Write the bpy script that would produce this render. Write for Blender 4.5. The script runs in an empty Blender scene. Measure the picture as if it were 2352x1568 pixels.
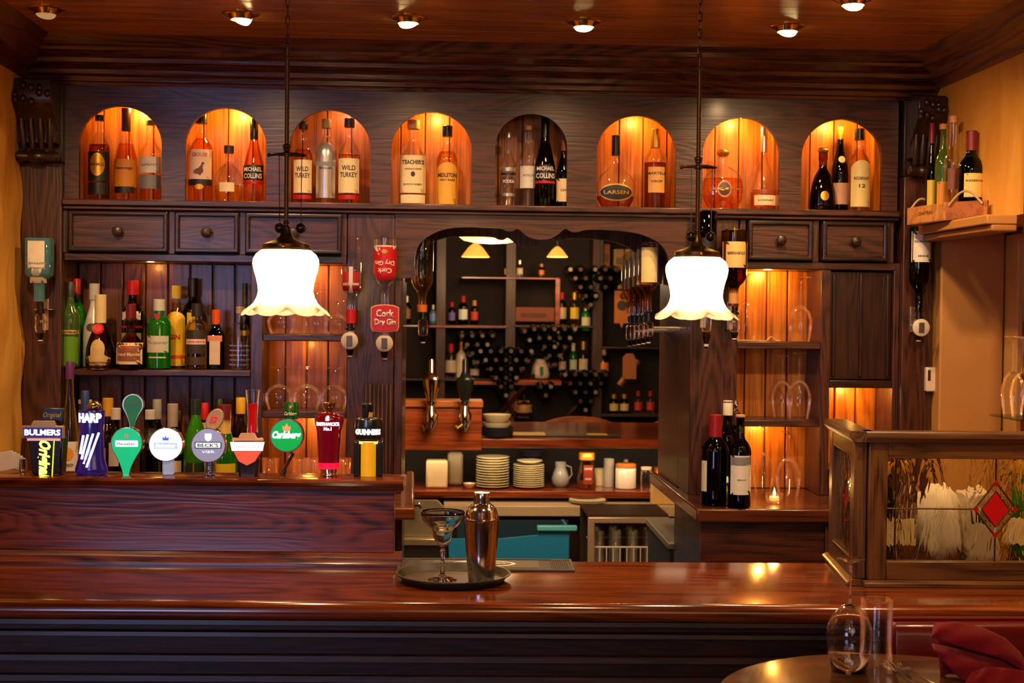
import bpy, bmesh, math, random
from mathutils import Matrix, Vector
from mathutils.geometry import tessellate_polygon
random.seed(7)
S, C_, PI = math.sin, math.cos, math.pi
scene = bpy.context.scene
COL = scene.collection

# ------------------------------------------------------------------ camera
FPX = 3267.0
YAW, PIT, ROLL = .0555, (784 - 713) / FPX, .0108
CAM = Vector((0, -5.1, 1.77))
Fw = Vector((S(YAW) * C_(PIT), C_(YAW) * C_(PIT), -S(PIT)))
R0 = Vector((C_(YAW), -S(YAW), 0))
U0 = R0.cross(Fw)
Rt = R0 * C_(ROLL) + U0 * S(ROLL)
Up = U0 * C_(ROLL) - R0 * S(ROLL)
cam = bpy.data.cameras.new('camera')
cam.sensor_width = 36
cam.lens = FPX / 2352 * 36
cam.clip_start = .05
cam.dof.use_dof = True
cam.dof.focus_distance = 4.15
cam.dof.aperture_fstop = 6.0
co = bpy.data.objects.new('camera', cam)
COL.objects.link(co)
m = Matrix((Rt, Up, -Fw)).transposed().to_4x4()
m.translation = CAM
co.matrix_world = m
scene.camera = co

# ------------------------------------------------------------------ world, light, exposure
w = bpy.data.worlds.new('world')
scene.world = w
w.use_nodes = True
w.node_tree.nodes['Background'].inputs[0].default_value = (1, .62, .35, 1)
w.node_tree.nodes['Background'].inputs[1].default_value = .012
scene.view_settings.view_transform = 'Standard'
scene.view_settings.look = 'None'
scene.view_settings.exposure = 0
scene.view_settings.gamma = 1
scene.view_settings.use_curve_mapping = False
cy = scene.cycles
cy.max_bounces = 9
cy.diffuse_bounces = 3
cy.glossy_bounces = 4
cy.transmission_bounces = 8
cy.transparent_max_bounces = 40
cy.sample_clamp_indirect = 4
cy.caustics_reflective = False
cy.caustics_refractive = False


def light(name, kind, loc, power, col, size=.03, aim=None, spot=1.2, blend=.6, sizey=None):
    l = bpy.data.lights.new(name, kind)
    l.energy = power
    l.color = col
    if kind == 'AREA':
        l.size = size
        if sizey:
            l.shape = 'RECTANGLE'
            l.size_y = sizey
    else:
        l.shadow_soft_size = size
    if kind == 'SPOT':
        l.spot_size = spot
        l.spot_blend = blend
    o = bpy.data.objects.new(name, l)
    COL.objects.link(o)
    o.location = loc
    if aim is not None:
        o.rotation_euler = (Vector(aim) - Vector(loc)).to_track_quat('-Z', 'Y').to_euler()
    return o


WARM = (1, .62, .30)
AMB = (1, .47, .08)
CEIL = 2.69
# dusk daylight through the window of the dining room behind the photographer
light('dusk_window_light', 'AREA', (-2.1, -6.9, 1.85), 46, (.42, .52, 1), 1.3, (-.4, 0, 2.0), sizey=1.1)
# warm general light of the dining room behind the photographer
light('dining_room_light', 'AREA', (.6, -5.6, 2.55), 16, (1, .58, .26), 2.2, (.3, -1.5, .9), sizey=1.2)
light('frontal_fill_light', 'POINT', (.2, -4.4, 2.25), 13, (1, .60, .26), .12)  # added unseen light: brightens the ceiling and the scene from the front
DL = [(-1.207, 0), (-.61, 1), (-.087, 1), (.468, 1), (1.122, 1), (1.214, 1)]
DLY = [-.6, -.585, -.585, -.585, -.585, -.99]
for i, (x, on) in enumerate(DL):
    if on:
        tx = x + (.25, .06, -.05, 0, .05, .3)[i]
        light('downlight_lamp', 'SPOT', (x, DLY[i] - .01, 2.645), 22 if i != 4 else 26, WARM, .025,
              (tx, -.12, .9), 2.3, .75)
light('unseen_bar_spot', 'SPOT', (.45, -2.3, 2.66), 30, WARM, .04, (.5, -1.3, 1), 1.6, .8)
light('unseen_bar_spot', 'SPOT', (1.45, -2.0, 2.66), 75, WARM, .04, (1.75, -.9, 1.2), 1.7, .8)  # added spot without a fixture, brightens the right plaster wall
light('unseen_bar_spot', 'SPOT', (-1.15, -1.5, 2.66), 60, WARM, .04, (-1.45, -.2, 1.2), 1.5, .8)  # added spot without a fixture, brightens the left plaster wall


def wpx(x, y, Y):
    """a photograph pixel to the point on the plane Y"""
    d = Fw + Rt * ((x - 1176) / FPX) - Up * ((y - 784) / FPX)
    t = (Y - CAM.y) / d.y
    return CAM.x + d.x * t, CAM.z + d.z * t


def wz(x, y, Z):
    d = Fw + Rt * ((x - 1176) / FPX) - Up * ((y - 784) / FPX)
    t = (Z - CAM.z) / d.z
    return CAM.x + d.x * t, CAM.y + d.y * t


def sc_(Y):
    return (Y + 5.1) / FPX


# ------------------------------------------------------------------ materials
def lin(c):
    return tuple(((v / 255) / 12.92 if v / 255 <= .04045 else ((v / 255 + .055) / 1.055) ** 2.4) for v in c) + (1,)


MATS = {}


def newmat(name):
    mt = bpy.data.materials.new(name)
    mt.use_nodes = True
    nt = mt.node_tree
    nt.nodes.clear()
    out = nt.nodes.new('ShaderNodeOutputMaterial')
    return mt, nt, out


def flat(c, rough=.5, metal=0, emis=0, ecol=None, noise=.12, coat=0, key=None, trans=0):
    """plain paint, paper, metal or lit plastic with a little procedural unevenness"""
    k = ('flat', tuple(c), rough, metal, emis, tuple(ecol or ()), coat, trans)
    if k in MATS:
        return MATS[k]
    mt, nt, out = newmat('paint_%d' % len(MATS))
    b = nt.nodes.new('ShaderNodeBsdfPrincipled')
    tc = nt.nodes.new('ShaderNodeTexCoord')
    nz = nt.nodes.new('ShaderNodeTexNoise')
    nz.inputs['Scale'].default_value = 40
    nz.inputs['Detail'].default_value = 3
    nt.links.new(tc.outputs['Object'], nz.inputs['Vector'])
    mx = nt.nodes.new('ShaderNodeMix')
    mx.data_type = 'RGBA'
    l = lin(c)
    mx.inputs['A'].default_value = tuple(v * (1 - noise) for v in l[:3]) + (1,)
    mx.inputs['B'].default_value = tuple(min(1, v * (1 + noise)) for v in l[:3]) + (1,)
    nt.links.new(nz.outputs['Fac'], mx.inputs['Factor'])
    nt.links.new(mx.outputs['Result'], b.inputs['Base Color'])
    b.inputs['Roughness'].default_value = rough
    b.inputs['Metallic'].default_value = metal
    b.inputs['Coat Weight'].default_value = coat
    b.inputs['Transmission Weight'].default_value = trans
    if emis:
        b.inputs['Emission Color'].default_value = lin(ecol or c)
        b.inputs['Emission Strength'].default_value = emis
    nt.links.new(b.outputs[0], out.inputs[0])
    MATS[k] = mt
    return mt


def wood(name, dark, light_, axis='x', scale=1., rough=.32, lines=14, coat=.15, bump=.25, contrast=1., vary=.0):
    if name in MATS:
        return MATS[name]
    mt, nt, out = newmat(name)
    N = nt.nodes.new
    L = nt.links.new
    b = N('ShaderNodeBsdfPrincipled')
    tc = N('ShaderNodeTexCoord')
    oi = N('ShaderNodeObjectInfo')
    ad = N('ShaderNodeVectorMath')
    ad.operation = 'ADD'
    rs = N('ShaderNodeMath')
    rs.operation = 'MULTIPLY'
    rs.inputs[1].default_value = 13.
    L(oi.outputs['Random'], rs.inputs[0])
    L(tc.outputs['Object'], ad.inputs[0])
    L(rs.outputs[0], ad.inputs[1])
    mp = N('ShaderNodeMapping')
    a, c = 1.1 * scale, 7.5 * scale
    mp.inputs['Scale'].default_value = {'x': (a, c, c), 'y': (c, a, c), 'z': (c, c, a)}[axis]
    L(ad.outputs[0], mp.inputs[0])
    n1 = N('ShaderNodeTexNoise')
    n1.inputs['Scale'].default_value = 1.
    n1.inputs['Detail'].default_value = 1.5
    n1.inputs['Distortion'].default_value = .35
    L(mp.outputs[0], n1.inputs['Vector'])
    mu = N('ShaderNodeMath')
    mu.operation = 'MULTIPLY'
    mu.inputs[1].default_value = lines
    L(n1.outputs['Fac'], mu.inputs[0])
    fr = N('ShaderNodeMath')
    fr.operation = 'PINGPONG'
    fr.inputs[1].default_value = .5
    L(mu.outputs[0], fr.inputs[0])
    mp2 = N('ShaderNodeMapping')
    a, c = 5 * scale, 170 * scale
    mp2.inputs['Scale'].default_value = {'x': (a, c, c), 'y': (c, a, c), 'z': (c, c, a)}[axis]
    L(ad.outputs[0], mp2.inputs[0])
    n2 = N('ShaderNodeTexNoise')
    n2.inputs['Scale'].default_value = 1.
    n2.inputs['Detail'].default_value = 2
    L(mp2.outputs[0], n2.inputs['Vector'])
    # combine: cathedral lines + pores
    mm = N('ShaderNodeMath')
    mm.operation = 'MULTIPLY_ADD'
    mm.inputs[1].default_value = .85
    L(fr.outputs[0], mm.inputs[0])
    m3 = N('ShaderNodeMath')
    m3.operation = 'MULTIPLY'
    m3.inputs[1].default_value = 1.15
    L(n2.outputs['Fac'], m3.inputs[0])
    L(m3.outputs[0], mm.inputs[2])
    cr = N('ShaderNodeValToRGB')
    cr.color_ramp.elements[0].position = .46
    cr.color_ramp.elements[0].color = lin(dark)
    cr.color_ramp.elements[1].position = min(1, .46 + .46 / contrast)
    cr.color_ramp.elements[1].color = lin(light_)
    L(mm.outputs[0], cr.inputs[0])
    col = cr.outputs[0]
    if vary:
        hv = N('ShaderNodeHueSaturation')
        ma = N('ShaderNodeMapRange')
        ma.inputs['To Min'].default_value = 1 - vary
        ma.inputs['To Max'].default_value = 1 + vary
        L(oi.outputs['Random'], ma.inputs[0])
        L(ma.outputs[0], hv.inputs['Value'])
        L(col, hv.inputs['Color'])
        col = hv.outputs[0]
    L(col, b.inputs['Base Color'])
    b.inputs['Roughness'].default_value = rough
    b.inputs['Coat Weight'].default_value = coat
    b.inputs['Coat Roughness'].default_value = .12
    bp = N('ShaderNodeBump')
    bp.inputs['Strength'].default_value = bump
    bp.inputs['Distance'].default_value = .002
    L(mm.outputs[0], bp.inputs['Height'])
    L(bp.outputs[0], b.inputs['Normal'])
    L(b.outputs[0], out.inputs[0])
    MATS[name] = mt
    return mt


def thin_glass(c=(250, 250, 250), edge=.55, rough=.02, gloss=1.0, ior=1.4):
    """clear or tinted glass wall: see-through with mirror-like sheen growing at the rim"""
    k = ('thin', tuple(c), edge, rough, gloss, ior)
    if k in MATS:
        return MATS[k]
    mt, nt, out = newmat('glass_%d' % len(MATS))
    N = nt.nodes.new
    L = nt.links.new
    lw = N('ShaderNodeLayerWeight')
    lw.inputs['Blend'].default_value = .4
    mx = N('ShaderNodeMix')
    mx.data_type = 'RGBA'
    l = lin(c)[:3]
    mx.inputs['A'].default_value = tuple(v ** .5 for v in l) + (1,)
    mx.inputs['B'].default_value = tuple(v * (1 - edge) for v in l) + (1,)
    pwr = N('ShaderNodeMath')
    pwr.operation = 'POWER'
    pwr.inputs[1].default_value = 2.6
    L(lw.outputs['Facing'], pwr.inputs[0])
    L(pwr.outputs[0], mx.inputs['Factor'])
    tr = N('ShaderNodeBsdfTransparent')
    L(mx.outputs['Result'], tr.inputs[0])
    gl = N('ShaderNodeBsdfGlossy')
    gl.inputs['Roughness'].default_value = rough
    gl.inputs['Color'].default_value = (gloss, gloss, gloss, 1)
    fr = N('ShaderNodeFresnel')
    fr.inputs[0].default_value = ior
    ms = N('ShaderNodeMixShader')
    mn = N('ShaderNodeMath')
    mn.operation = 'MINIMUM'
    mn.inputs[1].default_value = .42
    L(fr.outputs[0], mn.inputs[0])
    L(mn.outputs[0], ms.inputs[0])
    L(tr.outputs[0], ms.inputs[1])
    L(gl.outputs[0], ms.inputs[2])
    L(ms.outputs[0], out.inputs[0])
    MATS[k] = mt
    return mt


def solid_glass(c=(255, 255, 255), rough=.0, ior=1.45, bump=0, bscale=(20, 20, 6)):
    k = ('solid', tuple(c), rough, ior, bump)
    if k in MATS:
        return MATS[k]
    mt, nt, out = newmat('solid_glass_%d' % len(MATS))
    g = nt.nodes.new('ShaderNodeBsdfGlass')
    g.inputs['Color'].default_value = lin(c)
    g.inputs['Roughness'].default_value = rough
    g.inputs['IOR'].default_value = ior
    if bump:
        tc = nt.nodes.new('ShaderNodeTexCoord')
        mp = nt.nodes.new('ShaderNodeMapping')
        mp.inputs['Scale'].default_value = bscale
        n = nt.nodes.new('ShaderNodeTexNoise')
        n.inputs['Scale'].default_value = 1
        n.inputs['Detail'].default_value = 2
        n.inputs['Distortion'].default_value = 1.2
        bp = nt.nodes.new('ShaderNodeBump')
        bp.inputs['Strength'].default_value = bump
        bp.inputs['Distance'].default_value = .02
        nt.links.new(tc.outputs['Object'], mp.inputs[0])
        nt.links.new(mp.outputs[0], n.inputs['Vector'])
        nt.links.new(n.outputs['Fac'], bp.inputs['Height'])
        nt.links.new(bp.outputs[0], g.inputs['Normal'])
    nt.links.new(g.outputs[0], out.inputs[0])
    MATS[k] = mt
    return mt


def plaster(name, a, b_, rough=.75, bump=.6, sc=5):
    if name in MATS:
        return MATS[name]
    mt, nt, out = newmat(name)
    N = nt.nodes.new
    L = nt.links.new
    b = N('ShaderNodeBsdfPrincipled')
    tc = N('ShaderNodeTexCoord')
    mp = N('ShaderNodeMapping')
    mp.inputs['Scale'].default_value = (1, 1, .45)
    L(tc.outputs['Object'], mp.inputs[0])
    n = N('ShaderNodeTexNoise')
    n.inputs['Scale'].default_value = sc
    n.inputs['Detail'].default_value = 5
    n.inputs['Distortion'].default_value = .8
    L(mp.outputs[0], n.inputs['Vector'])
    cr = N('ShaderNodeValToRGB')
    cr.color_ramp.elements[0].position = .35
    cr.color_ramp.elements[1].position = .65
    cr.color_ramp.elements[0].color = lin(a)
    cr.color_ramp.elements[1].color = lin(b_)
    L(n.outputs['Fac'], cr.inputs[0])
    L(cr.outputs[0], b.inputs['Base Color'])
    b.inputs['Roughness'].default_value = rough
    bp = N('ShaderNodeBump')
    bp.inputs['Strength'].default_value = bump
    bp.inputs['Distance'].default_value = .02
    L(n.outputs['Fac'], bp.inputs['Height'])
    L(bp.outputs[0], b.inputs['Normal'])
    L(b.outputs[0], out.inputs[0])
    MATS[name] = mt
    return mt


OAK = wood('oak_horizontal', (30, 12, 8), (80, 42, 28), 'x', 1., .36, 16)
OAKV = wood('oak_vertical', (30, 12, 8), (80, 42, 28), 'z', 1., .36, 16)
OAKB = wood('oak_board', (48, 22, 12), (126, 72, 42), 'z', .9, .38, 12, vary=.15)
OAKN = wood('niche_board', (150, 74, 14), (214, 128, 36), 'z', .8, .4, 8, contrast=.8, vary=.12)  # brighter orange base carries the warm lamplight of the lit compartments
OAKY = wood('oak_depth', (44, 16, 10), (96, 46, 28), 'y', 1., .36, 12)
BAR = wood('bar_top_mahogany', (62, 23, 7), (128, 56, 18), 'x', .8, .17, 9, coat=.6, bump=.06, contrast=.7)
HOOD = wood('hood_oak', (44, 15, 9), (116, 50, 28), 'x', .75, .3, 26, coat=.3, bump=.35, contrast=1.15)
DARK = wood('dark_oak', (18, 7, 4), (46, 22, 13), 'x', 1., .35, 12)
DARKV = wood('dark_oak_vertical', (20, 8, 5), (50, 24, 14), 'z', 1., .35, 12)
CEILW = wood('ceiling_plank', (140, 84, 30), (196, 128, 60), 'x', .6, .3, 8, contrast=.7, vary=.1)
PART = wood('partition_oak', (50, 28, 12), (104, 66, 30), 'x', .9, .36, 10)
PARTV = wood('partition_oak_vertical', (50, 28, 12), (104, 66, 30), 'z', .9, .36, 10)
ORANGEW = wood('orange_wood', (120, 46, 14), (190, 88, 34), 'x', .7, .3, 8)
TABLEW = wood('table_wood', (60, 34, 18), (120, 76, 44), 'x', .8, .22, 8, coat=.5)
CRATEW = wood('crate_wood', (160, 98, 44), (206, 140, 74), 'x', .8, .6, 8, coat=0)
PLAS = plaster('ochre_plaster', (212, 142, 44), (236, 178, 78))
PLASR = plaster('beige_plaster', (176, 120, 56), (196, 142, 74), bump=.15, sc=2.5)
BRONZE = flat((86, 62, 34), .35, .9)
BRASS = flat((200, 150, 60), .22, 1)
STEEL = flat((200, 196, 192), .13, 1)
CHROME = flat((225, 225, 225), .08, 1)
BRUSH = flat((190, 180, 165), .38, 1)
BLACK = flat((14, 13, 12), .3)
BLACKM = flat((20, 18, 16), .55)
WHITE = flat((235, 232, 225), .35, coat=.3)
CREAM = flat((222, 196, 140), .55)
PAPER = flat((226, 216, 196), .6)
CLEAR = thin_glass((252, 252, 250), .3, gloss=1.3)
CLEARG = thin_glass((252, 252, 250), .1, gloss=2.2, ior=1.28)


# ------------------------------------------------------------------ mesh builder
class MB:
    def __init__(s):
        s.v, s.f = [], []

    def add(s, v, f):
        n = len(s.v)
        s.v += [tuple(p) for p in v]
        s.f += [tuple(i + n for i in q) for q in f]
        return s

    def box(s, x0, x1, y0, y1, z0, z1):
        v = [(x, y, z) for z in (z0, z1) for y in (y0, y1) for x in (x0, x1)]
        return s.add(v, [(0, 2, 3, 1), (4, 5, 7, 6), (0, 1, 5, 4), (2, 6, 7, 3), (0, 4, 6, 2), (1, 3, 7, 5)])

    def lathe(s, prof, seg=28, cx=0, cy=0, sx=1, sy=1, pw=2, wav=None, closed=True):
        n = len(prof)
        v, f = [], []
        for j, (r, z) in enumerate(prof):
            for i in range(seg):
                a = 2 * PI * i / seg
                c, t = C_(a), S(a)
                if pw != 2:
                    c = math.copysign(abs(c) ** (2 / pw), c)
                    t = math.copysign(abs(t) ** (2 / pw), t)
                rr, zz = (r, z) if not wav else wav(r, z, a, j)
                v.append((cx + rr * sx * c, cy + rr * sy * t, zz))
        for j in range(n - 1):
            for i in range(seg):
                k = (i + 1) % seg
                f.append((j * seg + i, j * seg + k, (j + 1) * seg + k, (j + 1) * seg + i))
        if closed:
            if prof[0][0] > 1e-5:
                f.append(tuple(range(seg))[::-1])
            if prof[-1][0] > 1e-5:
                f.append(tuple((n - 1) * seg + i for i in range(seg)))
        return s.add(v, f)

    def tube(s, pts, r, seg=8):
        pts = [Vector(p) for p in pts]
        rs = r if isinstance(r, (list, tuple)) else [r] * len(pts)
        v, f = [], []
        ref = Vector((0, 0, 1))
        for i, p in enumerate(pts):
            d = (pts[min(i + 1, len(pts) - 1)] - pts[max(i - 1, 0)]).normalized()
            if abs(d.dot(ref)) > .95:
                a = d.cross(Vector((0, 1, 0))).normalized()
            else:
                a = d.cross(ref).normalized()
            b = d.cross(a)
            for k in range(seg):
                t = 2 * PI * k / seg
                v.append(p + (a * C_(t) + b * S(t)) * rs[i])
        for i in range(len(pts) - 1):
            for k in range(seg):
                q = (k + 1) % seg
                f.append((i * seg + k, i * seg + q, (i + 1) * seg + q, (i + 1) * seg + k))
        f.append(tuple(range(seg)))
        f.append(tuple(range((len(pts) - 1) * seg, len(pts) * seg))[::-1])
        return s.add(v, f)

    def prism(s, outer, a0, a1, holes=(), plane='xz'):
        """outline (u,v) with holes, extruded from a0 to a1 along the third axis"""
        loops = [list(outer)] + [list(h) for h in holes]
        tri = tessellate_polygon([[Vector((u, v, 0)) for u, v in lp] for lp in loops])
        flat_ = [p for lp in loops for p in lp]

        def P(u, v, a):
            return (u, a, v) if plane == 'xz' else ((a, u, v) if plane == 'yz' else (u, v, a))
        n = len(flat_)
        v = [P(u, q, a0) for u, q in flat_] + [P(u, q, a1) for u, q in flat_]
        f = [tuple(t) for t in tri] + [tuple(i + n for i in reversed(t)) for t in tri]
        k = 0
        for lp in loops:
            c = len(lp)
            for i in range(c):
                j = (i + 1) % c
                f.append((k + i, k + j, k + j + n, k + i + n))
            k += c
        return s.add(v, f)

    def ball(s, c, r, seg=12, sx=1, sy=1, sz=1):
        pr = [(r * S(PI * j / 8), -r * C_(PI * j / 8) * sz) for j in range(9)]
        t = MB().lathe(pr, seg, 0, 0, sx, sy)
        return s.add([(x + c[0], y + c[1], z + c[2]) for x, y, z in t.v], t.f)

    def xf(s, mtx):
        s.v = [tuple(mtx @ Vector(p)) for p in s.v]
        return s

    def build(s, name, mat, parent=None, bevel=0, smooth=True, loc=None, seg=2, sharp=.7):
        me = bpy.data.meshes.new(name)
        me.from_pydata(s.v, [], s.f)
        bm = bmesh.new()
        bm.from_mesh(me)
        bmesh.ops.remove_doubles(bm, verts=bm.verts, dist=1e-6)
        bmesh.ops.recalc_face_normals(bm, faces=bm.faces)
        bm.to_mesh(me)
        bm.free()
        if smooth:
            me.shade_smooth()
            me.set_sharp_from_angle(angle=sharp)
        me.materials.append(mat)
        o = bpy.data.objects.new(name, me)
        COL.objects.link(o)
        if parent:
            o.parent = parent
        if loc:
            o.location = loc
        if bevel:
            b = o.modifiers.new('bevel', 'BEVEL')
            b.width = bevel
            b.segments = seg
            b.limit_method = 'ANGLE'
        return o


def bx(name, mat, parent, x0, x1, y0, y1, z0, z1, bevel=.003):
    """a box part; its origin sits at its own centre so that the grain differs"""
    c = ((x0 + x1) / 2, (y0 + y1) / 2, (z0 + z1) / 2)
    return MB().box(x0 - c[0], x1 - c[0], y0 - c[1], y1 - c[1], z0 - c[2], z1 - c[2]).build(
        name, mat, parent, bevel, loc=c)


def thing(name, label, cat, loc=(0, 0, 0), group=None, rz=0):
    o = bpy.data.objects.new(name, None)
    o.empty_display_size = .05
    COL.objects.link(o)
    o.location = loc
    o.rotation_euler = (0, 0, rz)
    return tag(o, label, cat, group)


def tag(o, label, cat, group=None):
    o['label'] = label
    o['category'] = cat
    if group:
        o['group'] = group
    return o


def struct(o):
    o['kind'] = 'structure'
    return o


def kids(o):
    return [c for c in bpy.data.objects if c.parent == o]


def dup(root, loc, label=None, rz=None, group=None):
    def cp(o, par):
        c = o.copy()
        COL.objects.link(c)
        c.parent = par
        for ch in KID.get(o.name, []):
            cp(ch, c)
        return c
    KID = {}
    for o in COL.objects:
        if o.parent:
            KID.setdefault(o.parent.name, []).append(o)
    r = cp(root, None)
    r.location = loc
    if rz is not None:
        r.rotation_euler[2] = rz
    if label:
        r['label'] = label
    if group:
        r['group'] = group
    return r


def text(name, s, size, mat, parent, loc=(0, 0, 0), shear=0, bold=0, ext=.0006, stretch=1, fit=None, surf=None,
         rot=0, flip=False, sp=1.):
    """lettering as thin geometry in the XZ plane facing -Y; surf(x,z)->y lays it on a curved face"""
    cu = bpy.data.curves.new(name, 'FONT')
    cu.body = s
    cu.size = size
    cu.shear = shear
    cu.offset = bold * size
    cu.extrude = 0
    cu.align_x = 'CENTER'
    cu.align_y = 'CENTER'
    cu.resolution_u = 2
    cu.space_character = sp
    cu.space_line = .85
    t = bpy.data.objects.new('tmp', cu)
    me = bpy.data.meshes.new_from_object(t)
    bpy.data.objects.remove(t)
    bpy.data.curves.remove(cu)
    vs = [v.co.copy() for v in me.vertices]
    if vs:
        x0, x1 = min(v.x for v in vs), max(v.x for v in vs)
        y0, y1 = min(v.y for v in vs), max(v.y for v in vs)
        cx, cyy = (x0 + x1) / 2, (y0 + y1) / 2
        k = (fit / (x1 - x0)) if fit else stretch
        for v in me.vertices:
            x, z = (v.co.x - cx) * k, v.co.y - cyy
            if flip:
                x, z = -x, -z
            if rot:
                x, z = x * C_(rot) - z * S(rot), x * S(rot) + z * C_(rot)
            x += loc[0]
            z += loc[2]
            y = loc[1] if surf is None else surf(x, z) - .0009
            v.co = (x, y, z)
    me.name = name
    me.materials.append(mat)
    if ext:
        bm = bmesh.new()
        bm.from_mesh(me)
        bmesh.ops.remove_doubles(bm, verts=bm.verts, dist=1e-7)
        r = bmesh.ops.extrude_face_region(bm, geom=bm.faces[:])
        bmesh.ops.translate(bm, vec=(0, -ext, 0), verts=[g for g in r['geom'] if isinstance(g, bmesh.types.BMVert)])
        bmesh.ops.recalc_face_normals(bm, faces=bm.faces)
        bm.to_mesh(me)
        bm.free()
    o = bpy.data.objects.new(name, me)
    COL.objects.link(o)
    o.parent = parent
    return o


# ------------------------------------------------------------------ bottles
SH = {  # (radius, height) of unit bottles, heights as a share of the whole
    'std': [(.86, 0), (1, .015), (1, .56), (.96, .60), (.8, .66), (.5, .715), (.40, .76), (.36, .82), (.36, .97), (.42, .975), (.42, 1)],
    'tall': [(.86, 0), (1, .015), (1, .60), (.94, .65), (.6, .72), (.44, .76), (.40, .82), (.38, 1)],
    'wine': [(.8, 0), (1, .012), (1, .60), (.95, .645), (.78, .69), (.48, .74), (.38, .78), (.36, .98), (.42, .985), (.42, 1)],
    'cone': [(.86, 0), (1, .015), (1, .38), (.94, .46), (.72, .58), (.5, .68), (.38, .76), (.34, .86), (.34, 1)],
    'champ': [(.86, 0), (1, .012), (1, .48), (.9, .56), (.6, .68), (.4, .78), (.34, .86), (.34, .97), (.4, .98), (.4, 1)],
    'squat': [(.9, 0), (1, .03), (1, .30), (.9, .38), (.62, .46), (.40, .52), (.30, .58), (.30, .66), (.44, .70), (.44, .76), (.3, .8), (.3, 1)],
    'tear': [(.84, 0), (.98, .02), (1, .12), (.94, .28), (.74, .42), (.48, .54), (.32, .66), (.27, .74), (.27, 1)],
    'tank': [(.84, 0), (1, .015), (1, .62), (.94, .68), (.74, .73), (.44, .755), (.42, .8), (.42, 1)],
    'round': [(.7, 0), (.9, .02), (1, .10), (1, .34), (.92, .48), (.72, .58), (.42, .66), (.26, .71), (.26, .84), (.3, .85), (.3, 1)],
    'flask': [(.55, 0), (.74, .03), (.93, .13), (1, .25), (.95, .36), (.76, .46), (.42, .54), (.24, .60), (.17, .68), (.15, .85), (.17, .86), (.17, 1)],
    'disc': [(.5, 0), (.74, .05), (.94, .18), (1, .33), (.94, .48), (.74, .61), (.42, .69), (.22, .72), (.2, .86), (.24, .87), (.24, 1)],
    'drop': [(.7, 0), (.94, .02), (1, .1), (.97, .24), (.8, .40), (.54, .52), (.34, .60), (.22, .70), (.2, .8), (.2, 1)],
    'xo': [(.8, 0), (.98, .03), (1, .12), (.94, .28), (.8, .44), (.66, .54), (.46, .62), (.3, .68), (.3, .8), (.34, .81), (.34, 1)],
    'neck': [(.9, 0), (1, .01), (1, .30), (.86, .38), (.62, .48), (.42, .60), (.34, .75), (.3, .95), (.34, 1)],
    'jager': [(.9, 0), (1, .01), (1, .56), (.9, .64), (.6, .74), (.44, .80), (.38, .86), (.38, 1)],
    'square': [(.94, 0), (1, .01), (1, .55), (.96, .59), (.6, .66), (.42, .72), (.4, .8), (.4, 1)],
}
GL = {
    'clear': CLEAR, 'green': flat((120, 168, 70), .06, trans=.75), 'dgreen': thin_glass((28, 66, 22), .6),
    'brown': thin_glass((120, 66, 20), .6), 'black': thin_glass((22, 14, 8), .5), 'blue': flat((110, 178, 196), .06, trans=.6),
    'tgreen': flat((24, 150, 34), .06, trans=.6), 'yellow': thin_glass((240, 215, 110), .5), 'jgreen': flat((70, 190, 30), .06, trans=.6),
    'red': thin_glass((210, 20, 30), .5), 'white': flat((232, 226, 214), .25, coat=.4),
}
LQ = {
    'amber': thin_glass((250, 174, 88), .4), 'gold': thin_glass((255, 206, 90), .35), 'brown': thin_glass((176, 84, 30), .4),
    'red': thin_glass((196, 26, 22), .4), 'pale': thin_glass((250, 226, 150), .3), 'clear': thin_glass((244, 246, 244), .3),
    'blue': thin_glass((96, 190, 205), .3), 'dark': thin_glass((40, 16, 6), .3), 'orange': thin_glass((255, 176, 60), .3),
}


def interp(pr, z):
    for (r0, z0), (r1, z1) in zip(pr, pr[1:]):
        if z0 <= z <= z1 and z1 > z0:
            return r0 + (r1 - r0) * (z - z0) / (z1 - z0)
    return pr[-1][0]


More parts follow.
